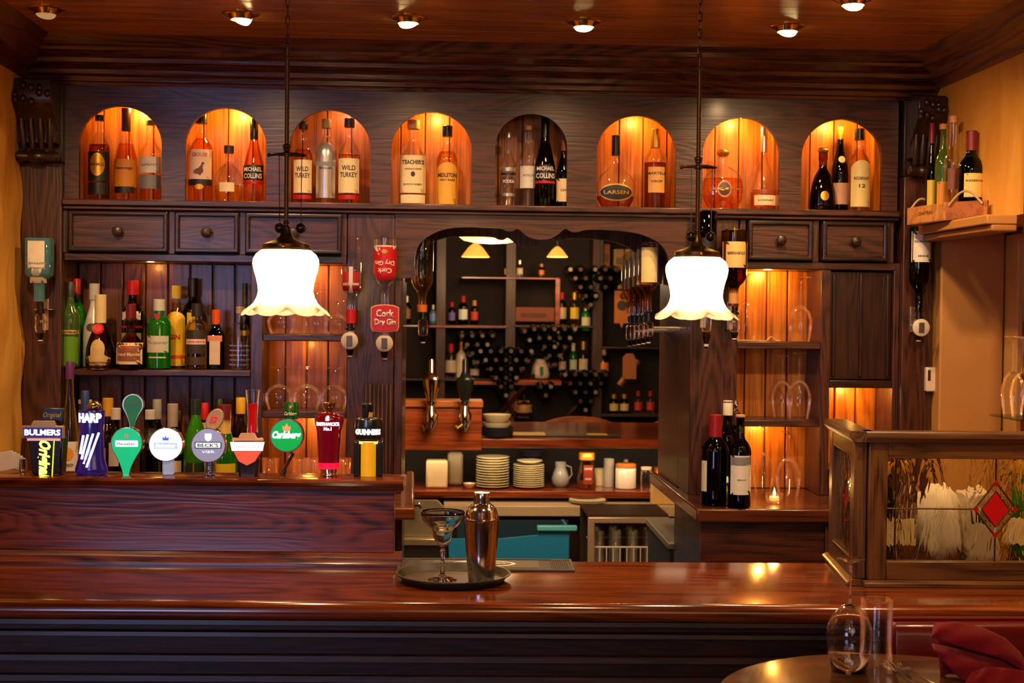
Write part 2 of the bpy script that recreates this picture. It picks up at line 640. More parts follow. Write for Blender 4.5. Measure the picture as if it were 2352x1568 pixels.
def outline(kind, w, h, n=24):
    """outline points (x,z) centred on 0"""
    if kind == 'rect':
        k = 6
        pts = [(-w / 2 + w * i / k, -h / 2) for i in range(k)] + [(w / 2, -h / 2 + h * i / 3) for i in range(3)]
        pts += [(w / 2 - w * i / k, h / 2) for i in range(k)] + [(-w / 2, h / 2 - h * i / 3) for i in range(3)]
        return pts
    if kind == 'oval':
        return [(w / 2 * C_(2 * PI * i / n), h / 2 * S(2 * PI * i / n)) for i in range(n)]
    if kind == 'arch':
        pts = [(w / 2 - w * i / 6, -h / 2) for i in range(7)][::-1]
        zc = h / 2 - w / 2 * .9
        return pts + [(w / 2 * C_(PI * i / 14), zc + w / 2 * .9 * S(PI * i / 14)) for i in range(15)]
    if kind == 'shield':
        pts = [(w / 2 * C_(a), h * .1 + h * .4 * 1) for a in (0, PI / 3, PI / 2, 2 * PI / 3, PI)]
        return pts + [(-w / 2, 0), (-w * .42, -h * .25), (0, -h / 2), (w * .42, -h * .25), (w / 2, 0)]
    if kind == 'monk':   # disc standing on a flared band
        r = w * .29
        band = [(-w * .44, -h / 2), (-w * .2, -h * .52), (w * .2, -h * .52), (w * .44, -h / 2), (w / 2, -h * .13), (r, -h * .10)]
        arc = [(r * 1.02 * C_(a), h * .16 + h * .34 * S(a)) for a in [PI * (i / 14 * 1.2 - .1) for i in range(15)]]
        return band + arc + [(-r, -h * .10), (-w / 2, -h * .13)]
    if kind == 'diamond':
        return [(0, -h / 2), (w / 4, -h / 4), (w / 2, 0), (w / 4, h / 4), (0, h / 2), (-w / 4, h / 4), (-w / 2, 0), (-w / 4, -h / 4)]
    if kind == 'bird':
        return [(x * w, z * h) for x, z in ((-.5, -.2), (-.3, -.35), (0, -.42), (.1, -.5), (.16, -.4), (.36, -.2), (.3, .1), (.34, .3),
                                            (.46, .36), (.36, .48), (.22, .46), (.16, .26), (-.06, .06), (-.3, -.02))]


def patch(pts, surf, off, cx=0, cz=0, rings=4):
    """a thin sheet with the given outline laid on the surface y = surf(x,z)"""
    mx = sum(p[0] for p in pts) / len(pts)
    mz = sum(p[1] for p in pts) / len(pts)
    mb = MB()
    v = []
    n = len(pts)
    for k in range(rings + 1):
        t = k / rings
        for x, z in pts:
            X = cx + mx + (x - mx) * t
            Z = cz + mz + (z - mz) * t
            v.append((X, surf(X, Z) - off, Z))
    f = []
    for k in range(rings):
        for i in range(n):
            j = (i + 1) % n
            f.append((k * n + i, k * n + j, (k + 1) * n + j, (k + 1) * n + i))
    return mb.add(v, f)


def bottle(name, x, top, wd, Y, z0, shape, glass, liq, fill, cap, labels, label, group=None, depth=None, pw=2, inv=False,
           bot=None, cat='bottle', seg=26, rz=0, tex=None):
    """a bottle whose top stands at photo row `top` at depth Y; inv: hanging neck down, z0 = neck tip"""
    X, zt = wpx(x, top, Y)
    s = sc_(Y)
    H = zt - z0
    rad = wd / 2 * s
    sy = depth or 1
    t = thing(name, label, cat, (X, Y, z0), group, rz)
    pr = [(r * rad, z * H) for r, z in SH[shape]]

    def surf(x_, z_):
        zz = H - z_ if inv else z_
        a = max(interp(pr, max(0, min(H, zz))), 1e-4)
        q = min(abs(x_) / a, .985)
        return -(a * sy) * (1 - q ** pw) ** (1 / pw)

    def fz(p):
        return [(r, H - z) for r, z in reversed(p)] if inv else p
    MB().lathe(fz(pr), seg, sy=sy, pw=pw).build('glass_body', GL[glass], t, sharp=1.0)
    if liq:
        k = .93
        zf = H * fill
        if inv:   # liquid settles to the neck end
            q = [(r * k, z) for r, z in pr if z > H * (1 - fill)]
            q = [(interp(pr, H * (1 - fill)) * k, H * (1 - fill))] + q
            q[-1] = (q[-1][0], H * .97)
        else:
            q = [(r * k, max(z, .004)) for r, z in pr if z < zf] + [(interp(pr, zf) * k, zf)]
        MB().lathe(fz(q), seg, sy=sy, pw=pw).build('liquid', LQ[liq], t, sharp=1.0)
    if cap:
        cm, ch, cr = cap[:3]
        r = pr[-1][0] * cr
        zc = H * (1 - ch)
        q = [(r, zc), (r, H * 1.0), (r * .9, H * 1.006)]
        if len(cap) > 3 and cap[3] == 'ball':
            q = [(r * .5, zc)] + [(r * S(a), (zc + H) / 2 - (H - zc) / 2 * C_(a)) for a in (.6, 1, 1.57, 2, 2.6)]
        if len(cap) > 3 and cap[3] == 'cork':
            q = [(r * .8, zc), (r * .8, H - H * ch * .45), (r * 1.15, H - H * ch * .42), (r * 1.15, H)]
        MB().lathe(fz(q), 18).build('cap', cm, t)
    for L in labels:
        kind, lw, lh, zc, lm = L[:5]
        wq, hq, zq = lw * 2 * rad, lh * H, zc * H
        dx = 0
        if inv:
            zq = H - zq
        ps = outline(kind, wq, hq)
        if inv:
            ps = [(-a, -b) for a, b in ps]
        off = .0012 + .0006 * labels.index(L)
        lo = patch(ps, surf, off, dx, zq).build('label' if zc < .6 else 'neck_label', lm, t)
        for T in L[5:]:
            s_, tw, th, tz, tm = T[:5]
            text('lettering', s_, th * H, tm, lo, (dx, 0, zq + (-1 if inv else 1) * tz * H), bold=T[5] if len(T) > 5 else .02,
                 shear=T[6] if len(T) > 6 else 0, fit=tw * 2 * rad, surf=lambda a, b, o=off: surf(a, b) - o, ext=0, flip=inv)
    return t


# ------------------------------------------------------------------ room shell
def xa(px, Y=0, y=720):
    return wpx(px, y, Y)[0]


def za(py, Y=0, x=995):
    return wpx(x, py, Y)[1]


XL, XR = -1.455, 1.815
struct(MB().box(-4.2, 4.6, -7.2, 7.4, -.1, 0).build('floor', wood('floor_boards', (50, 26, 14), (96, 56, 30), 'x'), smooth=False))
struct(MB().box(-4.2, 4.6, -7.2, 7.4, CEIL + .012, CEIL + .1).build('ceiling', CEILW, smooth=False))
ceil = bpy.data.objects['ceiling']
y = -1.62
while y < .1:
    o = bx('plank', CEILW, ceil, -2.6, 2.6, y + .0007, y + .0943, CEIL, CEIL + .02, .0015)
    y += .095
struct(MB().box(-4.2, XL - .0, -7.2, 7.2, 0, CEIL + .02).build('wall_left_mass', PLAS, smooth=False)).name = 'wall_left'
wl = bpy.data.objects['wall_left']
# the left wall is only a stub beside the bar; further forward the room is wider
wl.data.vertices.foreach_set('co', [c for v in MB().box(-4.2, XL, -2.6, 2.4, 0, CEIL + .012).v for c in v])
# wavy hand-trowelled edge of the plaster against the bar pillar
v, f = [], []
NZ, NY = 90, 26
for i in range(NZ + 1):
    z = .9 + (CEIL - .9) * i / NZ
    for j in range(NY + 1):
        yy = -1.9 + 1.86 * j / NY
        b = .008 * S(z * 9 + yy * 3) * S(z * 4.1 + 1) + .005 * S(z * 23 + 2) * C_(yy * 11)
        v.append((XL + .018 + b, yy, z))
for i in range(NZ):
    for j in range(NY):
        a = i * (NY + 1) + j
        f.append((a, a + 1, a + NY + 2, a + NY + 1))
MB().add(v, f).build('plaster_skin', PLAS, wl, sharp=3)
# right wall: plaster above, an opening with shelf and recess below
wr = MB().box(XR, 4.6, -2.9, 2.4, 2.085, CEIL + .012)
wr.box(XR, 4.6, -.03, 2.4, 0, 2.085)
wr.box(2.36, 4.6, -2.9, 0, 0, 2.085)
wr = struct(wr.build('wall_right', plaster('ochre_plaster_right', (222, 152, 52), (238, 176, 76), bump=.3), smooth=False))
x0, x1 = xa(2168, -.10), xa(2306, -.10)
MB().box(XR - .002, x1, -.10, -.03, .2, 2.085).build('recess_panel', PLASR, wr, .006)
MB().box(x1 + .03, 2.355, -.16, -.03, .2, 2.085).build('recess_panel', PLASR, wr, .012)
MB().box(x1 + .005, x1 + .03, -.20, -.03, .2, 2.06).build('recess_trim', flat((206, 158, 92), .5), wr, .006)
struct(MB().box(-4.2, 4.6, -7.3, -7.2, 0, CEIL).build('wall_front', PLAS, smooth=False))
struct(MB().box(-4.3, -4.2, -7.2, 7.4, 0, CEIL).build('wall_side', PLAS, smooth=False))
struct(MB().box(-4.2, 4.6, 7.15, 7.25, 0, CEIL).build('wall_far', flat((52, 30, 18), .7), smooth=False))
# the wall behind the back bar with the service hatch through it
HX0, HX1 = xa(925), .929
wb = MB().box(-4.2, HX0, .24, .70, 0, CEIL).box(HX1, 1.30, .24, .70, 1.064, CEIL).box(1.30, 2.2, .24, .70, 0, CEIL).box(HX0, HX1, .24, .70, 2.14, CEIL)
struct(wb.build('wall_back', wood('hatch_wall', (30, 12, 6), (70, 32, 16), 'z'), smooth=False))


# cornice: steps read off the photograph, deepest at the ceiling
def cornice(name, x0, x1, flip=False):
    pf = [(0, 2.545), (-.012, 2.545), (-.016, 2.555), (-.03, 2.558), (-.034, 2.572), (-.052, 2.58), (-.056, 2.594), (-.074, 2.602),
          (-.10, 2.612), (-.104, 2.626), (-.122, 2.632), (-.150, 2.645), (-.155, 2.655), (-.17, 2.66), (-.185, 2.672), (-.20, 2.69), (0, 2.69)]
    return pf


pf = cornice('', 0, 0)
tr = struct(MB().prism([(a, b) for a, b in pf], XL + .0, XR, plane='yz').build('trim_1', wood('cornice_oak', (34, 13, 8), (92, 44, 28), 'x', 1, .27, 14, coat=.4), smooth=False))
tr.data.shade_flat()
# right hand cornice runs towards the camera along the plaster wall
q = [(-.0, 2.585), (-.02, 2.585), (-.025, 2.60), (-.05, 2.61), (-.06, 2.63), (-.095, 2.645), (-.105, 2.665), (-.13, 2.69), (0, 2.69)]
t2 = MB().prism([(XR + a, b) for a, b in q], -2.9, -.0, plane='xz')
struct(t2.build('trim_2', wood('cornice_oak_light', (60, 32, 12), (120, 74, 34), 'y', 1, .4, 10), smooth=False))
q = [(0, 2.56), (.03, 2.56), (.04, 2.585), (.08, 2.61), (.10, 2.64), (.15, 2.69), (0, 2.69)]
struct(MB().prism([(XL + a, b) for a, b in q], -2.5, -.0, plane='xz').build('trim_3', OAKY, smooth=False))

# ------------------------------------------------------------------ back bar
bb = thing('back_bar', 'tall dark oak back bar with arched lit niches, drawers and shelves around the hatch', 'back bar', (0, 0, 0))
NZ0 = 2.145
arches = [(181, 371), (425, 611), (664, 850), (898, 1083), (1137, 1302), (1370, 1552), (1613, 1790), (1840, 2025)]
AX = []
for a, b in arches:
    AX.append((xa(a, 0, 420), xa(b, 0, 420)))
holes = []
for a, b in AX:
    c, r = (a + b) / 2, (b - a) / 2
    h = [(a, NZ0 + .002), (b, NZ0 + .002)]
    zs = 2.475 - r * .94
    h += [(c + r * C_(PI * i / 22), zs + r * .94 * S(PI * i / 22)) for i in range(23)]
    holes.append(h)
FX0, FX1 = -1.302, xa(2062, 0, 400)
MB().prism([(FX0, NZ0), (FX1, NZ0), (FX1, 2.548), (FX0, 2.548)], 0, .022, holes).build(
    'arched_front', OAK, bb, smooth=False)
edges = [FX0] + [v for ab in AX for v in ab] + [FX1]
for i in range(0, len(edges), 2):
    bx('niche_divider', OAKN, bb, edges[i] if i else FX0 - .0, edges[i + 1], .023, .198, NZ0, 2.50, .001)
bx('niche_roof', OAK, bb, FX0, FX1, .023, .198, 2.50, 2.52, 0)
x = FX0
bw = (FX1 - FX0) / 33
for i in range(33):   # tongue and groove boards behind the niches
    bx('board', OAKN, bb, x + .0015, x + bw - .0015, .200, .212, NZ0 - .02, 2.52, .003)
    x += bw
bx('shelf', OAK, bb, FX0, FX1, -.035, .198, NZ0 - .022, NZ0, .004)
bx('shelf_moulding', OAK, bb, FX0, FX1, -.024, .0, NZ0 - .036, NZ0 - .023, .004)
# left drawers and rails
zt, zb_ = za(484, x=300) + .006, za(575, x=300)
RAIL0, RAIL1 = 1.957, 1.93


def drawer(x0, x1, z0, z1):
    d = bx('drawer', OAK, bb, x0, x1, -.012, .10, z0, z1, .004)
    cx, cz = (x0 + x1) / 2, (z0 + z1) / 2
    fr = MB()
    g, y0, y1 = .016, -.026, -.013
    hw, hh = (x1 - x0) / 2, (z1 - z0) / 2
    fr.prism([(-hw, -hh), (hw, -hh), (hw, hh), (-hw, hh)], y0, y1,
             [[(-hw + g, -hh + g), (hw - g, -hh + g), (hw - g, hh - g), (-hw + g, hh - g)]])
    o = fr.build('drawer_frame', DARK, d, .005, smooth=False)
    o.location = (0, -.044, 0)
    k = MB().lathe([(.008, 0), (.008, .012), (.016, .018), (.0185, .026), (.016, .033), (.007, .036), (0, .0365)], 20)
    k.xf(Matrix.Rotation(PI / 2, 4, 'X'))
    o = k.build('drawer_knob', DARK, d)
    o.location = (0, -.056, 0)
    return d


for a, b in ((160, 388), (404, 550), (565, 786)):
    drawer(xa(a, 0, 530), xa(b, 0, 530), 1.962, 2.105)
for a, b in ((1716, 1864), (1886, 2035)):
    drawer(xa(a, 0, 550), xa(b, 0, 550), 1.962, 2.105)
bx('drawer_rail', OAK, bb, FX0, xa(795), -.002, .198, 1.93, 1.957, .003)
bx('drawer_rail', OAK, bb, xa(1700), FX1, -.002, .198, 1.93, 1.957, .003)
for a in (148, 395, 557, 790, 1706, 1874, 2046):
    w_ = .011 if a not in (148, 2046) else .012
    bx('drawer_stile', OAKV, bb, xa(a, 0, 530) - w_, xa(a, 0, 530) + w_, -.002, .1, 1.957, 2.109, .002)
bx('drawer_back', DARK, bb, FX0, xa(795), .1, .11, 1.957, 2.11)
bx('drawer_back', DARK, bb, xa(1700), FX1, .1, .11, 1.957, 2.11)
# boards of the lower left and right
def boards(x0, x1, z0, z1, n, mat, Y=.2):
    w_ = (x1 - x0) / n
    for i in range(n):
        bx('board', mat, bb, x0 + i * w_ + .002, x0 + (i + 1) * w_ - .002, Y, Y + .012, z0, z1, .004)
        

CZ = 1.11
PX0, PX1 = xa(576), xa(604)
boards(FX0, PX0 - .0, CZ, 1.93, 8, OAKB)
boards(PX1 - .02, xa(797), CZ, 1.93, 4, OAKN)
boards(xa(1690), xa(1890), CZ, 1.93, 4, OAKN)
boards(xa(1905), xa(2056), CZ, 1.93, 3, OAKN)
for a_, b_, c_ in ((FX0, HX0 - .001, CZ), (HX1 + .001, FX1, CZ), (HX0, HX1, 2.14)):
    MB().box(a_, b_, .213, .239, c_, 2.68).build('carcass_back', DARKV, bb)
# left bottle shelf, glass shelves
bx('bottle_shelf', OAK, bb, xa(172), PX0, .0, .198, 1.548 - .026, 1.548, .004)
bx('shelf_lip', OAK, bb, xa(172), PX0, -.008, -.001, 1.548 - .022, 1.548 - .004, .002)
bx('post', OAKV, bb, PX0, PX1, .0, .198, CZ, 1.93, .003)
bx('glass_shelf', OAK, bb, PX1, xa(797), .0, .198, 1.677 - .024, 1.677, .003)
bx('glass_shelf', OAK, bb, PX1, xa(797), .0, .198, 1.402 - .024, 1.402, .003)
# column with reeds left of hatch
cx0, cx1 = xa(797), xa(906)
bx('column', OAKV, bb, cx0, cx1, -.004, .2, CZ, 2.109, .003)
rd = MB()
for i in range(7):
    xx = xa(842 + i * 9.5)
    rd.lathe([(.0055, CZ), (.0055, 1.50), (0, 1.508)], 10, xx, -.006)
rd.build('reeding', OAKV, bb)
# hatch jamb and valances
bx('jamb', OAKV, bb, cx1, HX0, .0, .239, CZ, 2.13, .003)
bx('jamb', OAKV, bb, HX1, HX1 + .05, .0, .239, CZ, 2.13, .003)
V = [(918, 640), (956, 636), (951, 600), (958, 566), (978, 545), (1012, 528), (1052, 521), (1154, 523), (1162, 530), (1178, 532),
     (1187, 524), (1196, 529), (1214, 546), (1245, 552), (1274, 545), (1292, 529), (1299, 524), (1310, 532), (1326, 534), (1345, 526),
     (1450, 531), (1500, 548), (1526, 568), (1537, 600), (1533, 642), (1586, 645)]
# refine the curve
pts = []
for i, p in enumerate(V):
    pts.append(wpx(p[0], p[1], 0))
for _ in range(2):   # round the scallops
    q_ = [pts[0], pts[1]]
    for a, b in zip(pts[1:-2], pts[2:-1]):
        q_ += [(a[0] * .75 + b[0] * .25, a[1] * .75 + b[1] * .25), (a[0] * .25 + b[0] * .75, a[1] * .25 + b[1] * .75)]
    pts = q_ + [pts[-2], pts[-1]]
poly = pts + [(pts[-1][0] + .02, pts[-1][1]), (pts[-1][0] + .02, 2.109), (xa(906), 2.109), (xa(906), pts[0][1])]
MB().prism(poly, -.006, .018).build('valance', OAK, bb, smooth=False)
MB().prism([(x * .995, z) for x, z in pts] + [(HX1 + .02, 2.14), (HX0 - .02, 2.14)], .62, .66).build('rear_valance', OAKB, bb, smooth=False)
bx('hatch_head', OAK, bb, xa(906), xa(1700), -.002, .2, 2.1095, 2.13 - .008, .002)
# right column
rx0, rx1 = xa(1586), xa(1694)
bx('column', OAKV, bb, rx0, rx1, -.004, .2, CZ, 2.109, .003)
# right shelves and posts
P2a, P2b = xa(1886), xa(1908)
bx('post', OAKV, bb, P2a, P2b, .0, .198, CZ, 1.93, .003)
bx('glass_shelf', OAK, bb, rx1, P2a, .0, .198, 1.667 - .026, 1.667, .003)
bx('glass_shelf', OAK, bb, rx1, P2a, .0, .198, 1.382 - .024, 1.382, .003)
bx('post', OAKV, bb, xa(2052), xa(2066), .0, .198, CZ, 1.957, .003)
dz0, dz1 = za(872, x=1980), 1.925
dx0, dx1 = P2b, xa(2052)
dr = bx('cupboard_door', DARKV, bb, dx0 + .002, dx1 - .002, .02, .045, dz0, dz1, .003)
cx, cz = dr.location.x, dr.location.z
hw, hh = (dx1 - dx0) / 2, (dz1 - dz0) / 2
for a, b in ((-hw + .01, -hw + .022), (-.006, .006), (hw - .022, hw - .01)):
    o = MB().box(a, b, -.022, -.0125, -hh + .01, hh - .01).build('door_stile', DARKV, dr, .003)
bx('door_rail', DARK, bb, dx0, dx1, .0, .198, dz0 - .03, dz0 - .002, .003)
bx('cubby_shelf', DARK, bb, dx0, dx1, .01, .198, za(1092, x=1980), za(1076, x=1980), .003)
# back counters either side of the hatch with their returns along the passage
lc = MB().prism([(FX0 + .002, -.36), (-.055, -.36), (HX0 + .035, .72), (HX0 + .003, .72), (HX0 + .003, .195), (FX0 + .002, .195)], CZ - .042, CZ, plane='xy')
tag(lc.build('left_back_counter', wood('counter_wood', (64, 26, 12), (128, 66, 32), 'x', .8, .25, 8, coat=.4), None, .008),
    'brown wooden counter running beneath the shelves left of the hatch', 'counter')
rc = MB().prism([(xa(1606, -.37), -.37), (FX1 - .002, -.37), (FX1 - .002, .195), (HX1 - .003, .195), (HX1 - .003, .72), (HX1 - .03, .72)], CZ - .046, CZ, plane='xy')
tag(rc.build('right_back_counter', wood('counter_wood_dark', (34, 14, 8), (92, 44, 24), 'x', .8, .22, 8, coat=.5), None, .006),
    'dark wooden counter right of the hatch carrying wine bottles and a candle', 'counter')
cb = thing('counter_cabinet', 'plain brown cupboard front under the right back counter', 'cabinet', (0, 0, 0))
bx('body', wood('cabinet_oak', (40, 17, 7), (84, 40, 18), 'x', .8, .4, 8), cb, xa(1614, -.32), FX1 - .003, -.32, .19, 0, CZ - .048, .003)
bx('stile', OAKV, cb, xa(1905, -.34), xa(1912, -.34), -.335, -.321, .05, CZ - .06, .002)
cb = thing('counter_cabinet', 'dark cupboard under the left back counter beside the sink', 'cabinet', (0, 0, 0))
bx('body', DARK, cb, FX0 + .003, -.16, -.30, .19, 0, CZ - .044, .003)


# pilasters with carved corbels
def pilaster(x0, x1, label):
    t = bpy.data.objects.new('pilaster', None)
    COL.objects.link(t)
    t.parent = bb
    t.location = ((x0 + x1) / 2, 0, 0)
    h = (x1 - x0) / 2
    MB().box(-h, h, -.03, .2, .0, 2.27).build('shaft', OAKV, t, .003)
    MB().box(-h - .004, h + .004, -.03, .2, 2.271, 2.545).build('corbel_block', DARKV, t, .003)
    s = [(-.03, 2.545), (-.15, 2.545), (-.155, 2.50), (-.15, 2.46), (-.12, 2.43), (-.095, 2.40), (-.085, 2.36), (-.085, 2.33), (-.03, 2.33)]
    MB().prism(s, -h * .93, h * .93, plane='yz').build('corbel_scroll', DARKV, t, .006)
    lf = MB()
    for i in range(9):
        a = -h * .75 + h * 1.5 * (i % 5) / 4
        lf.ball((a, -.152 - .004 * (i % 2), 2.47 + .022 * (i // 3) + .006 * S(i * 2.3)), .012, sz=1.2)
    lf.build('carved_leaves', DARKV, t)
    fl = MB()
    for i in range(4):
        a = -h * .68 + h * 1.36 * i / 3
        fl.tube([(a, -.10, 2.425), (a * .98, -.096, 2.39), (a * .95, -.088, 2.35), (a * .92, -.08, 2.31)], [.006, .011, .0125, .008], 10)
    fl.build('flutes', DARKV, t)
    rl = MB().lathe([(.0, -h * 1.02), (.014, -h * 1.02), (.020, -h * .9), (.016, -h * .4), (.022, -h * .3), (.025, 0), (.022, h * .3), (.016, h * .4),
                     (.020, h * .9), (.014, h * 1.02), (0, h * 1.02)], 16)
    rl.xf(Matrix.Translation((0, -.075, 2.285)) @ Matrix.Rotation(PI / 2, 4, 'Y'))
    rl.build('corbel_roll', DARKV, t)
    return t


pilaster(XL + .008, FX0 - .001, 'dark oak pilaster with carved corbel against the left ochre wall')
pilaster(xa(2066), XR - .006, 'dark oak pilaster with carved corbel beside the right plaster wall')

# niche and shelf lights (small lamps fixed under the niche roofs and shelves)
pw_ = [9, 9, 2.6, 6.5, 0, 6, 7.5, 7.5]
for (a, b), p in zip(AX, pw_):
    if p:
        c = (a + b) / 2 + (.02 if p > 5 else .06)
        light('niche_lamp', 'POINT', (c, .09, 2.485), p * .36, (1, .50, .09) if p != 2.6 else (1, .5, .3), .012)
for x_, y_, z_, p in ((xa(700), .12, 1.91, 1.0), (xa(700), .10, 1.635, .5), (xa(710), .10, 1.36, .9), (xa(1780), .12, 1.915, 2.4),
                      (xa(1770), .13, 1.345, 1.6), (xa(1980), .12, dz0 - .05, 1.6), (xa(1980), .13, 1.19, .5), (xa(330), .12, 1.915, .35)):
    light('shelf_lamp', 'POINT', (x_, y_, z_), p, AMB, .012)

# ------------------------------------------------------------------ front bar
BA = -.034
bar = thing('bar_counter', 'long polished mahogany bar counter with moulded dark front', 'bar counter', (0, -1.602, 0), rz=BA)
BD = .578
nose = [(0, -0.0), (-.0, 1.012), (-.006, 1.008), (-.014, 1.012), (-.017, 1.024), (-.015, 1.038), (-.006, 1.048), (.006, 1.05), (BD, 1.05), (BD, 1.012)]
nose = [(.0, 1.004), (-.016, 1.006), (-.022, 1.018), (-.020, 1.036), (-.010, 1.047), (.004, 1.05), (BD, 1.05), (BD, 1.004)]
MB().prism(nose, -1.40, 1.77, plane='yz').build('counter_top', BAR, bar, sharp=1)
cove = [(.0, 1.003), (-.008, 1.003), (-.010, .992), (.012, .986), (.012, .976), (-.002, .972), (-.004, .962), (.022, .955), (.022, .915),
        (.008, .912), (.006, .898), (.030, .892), (.030, .862), (.014, .860), (.012, .846), (.036, .838), (.036, .79), (.02, .787),
        (.02, .775), (.045, .77), (.2, .77), (.2, 1.003)]
MB().prism(cove, -1.40, 1.77, plane='yz').build('front_moulding', wood('bar_front_wood', (22, 8, 4), (52, 24, 12), 'x', 1., .42, 12, coat=.05, bump=.1), bar, smooth=False)
for i, (a, b) in enumerate(((-1.39, -.62), (-.5, .78), (.9, 1.76))):
    bx('front_panel', wood('bar_panel', (30, 12, 5), (74, 34, 14), 'x', .8, .35, 8), bar, a + .002, b - .002, .052, .07, .1, .765, .004)
for a in (-.62, .78):
    bx('panel_stile', DARKV, bar, a, a + .118, .044, .07, .05, .768, .003)
MB().box(-1.40, 1.77, .07, .19, 0, .768).build('carcass', DARK, bar)

# raised screen (tap shelf) standing on the bar
hd = thing('tap_shelf', 'raised oak screen on the bar with a ledge carrying the beer taps', 'screen', (-.104, -1.112, 1.0505), rz=-.045)
MB().box(-1.30, 0, .0, .035, .036, .212).build('face_board', HOOD, hd, .002)
MB().prism([(.0, 0), (-.022, 0), (-.022, .008), (-.016, .016), (-.014, .024), (-.004, .034), (0, .036), (.035, .036), (.035, 0)], -1.30, .022,
           plane='yz').build('base_moulding', HOOD, hd, sharp=.4)
MB().prism([(.0, .2122), (-.010, .2122), (-.012, .222), (-.022, .226), (-.027, .234), (-.024, .241), (-.014, .2445), (.115, .2445), (.115, .2122)], -1.30, .026,
           plane='yz').build('ledge', BAR, hd, sharp=.5)
MB().box(-1.30, -.005, .0355, .10, .0, .2118).build('back_box', DARK, hd)
HZ = 1.0505 + .245


# ------------------------------------------------------------------ bottles in the niches
def P(c, **k):
    return flat(c, **k)


GOLD = flat((212, 160, 54), .35, .7)
SILV = flat((200, 196, 188), .3, .8)
INK = flat((44, 34, 30), .6)
REDP = flat((178, 24, 30), .45)
LBLK = flat((24, 20, 18), .45)
LCRM = flat((230, 206, 156), .5)
LWHT = flat((228, 220, 206), .5)
LGRY = flat((130, 128, 132), .5)
CORK = flat((206, 150, 92), .6)
WTXT = flat((238, 232, 220), .5)
G8 = ['in the leftmost lit niche', 'in the second niche from the left', 'in the third niche from the left', 'in the fourth niche from the left',
      'in the unlit middle niche', 'in the sixth niche from the left', 'in the seventh niche from the left', 'in the rightmost lit niche']
GR = 'spirit bottles in the arched niches'


def nb(*a, **k):
    k.setdefault('group', GR)
    return bottle('spirit_bottle', *a, **k)


Z = NZ0 + .0005
nb(229, 266, 50, .075, Z, 'tall', 'clear', 'brown', .66, (BLACK, .06, 1.1),
   [('rect', .92, .34, .40, LBLK), ('oval', .66, .27, .42, GOLD, ('BUSHMILLS', .62, .05, 0, INK)), ('rect', .9, .14, .14, LBLK)],
   'dark whiskey bottle with black label and gold disc ' + G8[0])
nb(290, 250, 54, .085, Z, 'cone', 'clear', 'orange', .62, (flat((70, 34, 26), .4), .24, 1.12),
   [('rect', .94, .30, .30, flat((222, 140, 40), .5), ('Glenmorangie', .7, .04, .05, INK)), ('rect', .8, .07, .12, LBLK)],
   'tapering orange-labelled whisky bottle with long brown cap ' + G8[0])
nb(347, 278, 52, .08, Z, 'std', 'clear', 'amber', .2, (flat((120, 120, 60), .5), .05, 1.05),
   [('rect', .94, .20, .45, LWHT, ('GLENLIVET', .7, .04, 0, LGRY)), ('rect', .94, .17, .24, LGRY)],
   'nearly empty clear bottle with white and grey label ' + G8[0])
b_ = nb(463, 262, 58, .08, Z, 'std', 'clear', 'amber', .72, (BLACK, .11, 1.1),
        [('rect', .88, .34, .42, flat((232, 196, 170), .5), ('GROUSE', .6, .06, .11, flat((190, 90, 70), .5))),
         ('rect', .9, .07, .22, LBLK), ('oval', .36, .06, .17, GOLD)],
        'amber bottle with pale bird label and black cap ' + G8[1])
MB().prism(outline('bird', .042, .05), -.0475, -.0465).build('bird_emblem', flat((110, 66, 44), .6), b_, loc=(0, 0, .118))
nb(526, 335, 66, .07, Z, 'round', 'clear', 'gold', .30, (flat((60, 46, 30), .4), .13, 1.15),
   [('rect', .5, .16, .26, LCRM)], 'squat round-shouldered decanter with small cream label ' + G8[1])
nb(584, 275, 50, .085, Z, 'cone', 'clear', 'amber', .80, (BLACK, .24, 1.1),
   [('rect', .9, .10, .40, LBLK, ('MICHAEL', .8, .07, 0, WTXT)), ('rect', .9, .10, .32, LBLK, ('COLLINS', .8, .08, 0, WTXT)),
    ('rect', .9, .035, .24, REDP)],
   'tall cone-shaped bottle with black cap and white lettering ' + G8[1])
nb(697, 280, 46, .08, Z, 'std', 'clear', 'amber', .66, (flat((80, 50, 32), .4), .09, 1.08),
   [('rect', .9, .40, .33, LCRM, ('WILD', .6, .08, .09, INK), ('TURKEY', .74, .08, .01, INK)), ('rect', .9, .05, .08, REDP)],
   'bourbon bottle with cream label, left of the pair flanking the silver-labelled bottle')
nb(750, 275, 50, .075, Z, 'tall', 'clear', 'pale', .7, (flat((150, 120, 60), .4), .10, 1.1),
   [('arch', .86, .66, .40, SILV, ('MACALLAN', .55, .04, .02, INK)), ('rect', .9, .05, .47, LGRY)],
   'bottle with shiny silver arched label ' + G8[2])
nb(803, 273, 52, .08, Z, 'std', 'clear', 'amber', .58, (flat((60, 36, 24), .4), .10, 1.08),
   [('rect', .9, .40, .33, LCRM, ('WILD', .6, .08, .09, INK), ('TURKEY', .74, .08, .01, INK)), ('rect', .9, .05, .08, REDP)],
   'bourbon bottle with cream label, at the right end of the third niche')
nb(950, 277, 62, .08, Z, 'square', 'clear', 'amber', .58, (CORK, .10, 1.15),
   [('rect', .92, .44, .36, LCRM, ("TEACHER'S", .8, .065, .14, INK, .03), ('HIGHLAND CREAM', .6, .025, .06, INK), ('SCOTCH WHISKY', .7, .03, -.12, INK)),
    ('oval', .16, .06, .36, INK), ('rect', .9, .10, .07, LCRM)],
   'broad bottle with large cream label and dark lettering ' + G8[3], pw=2.6)
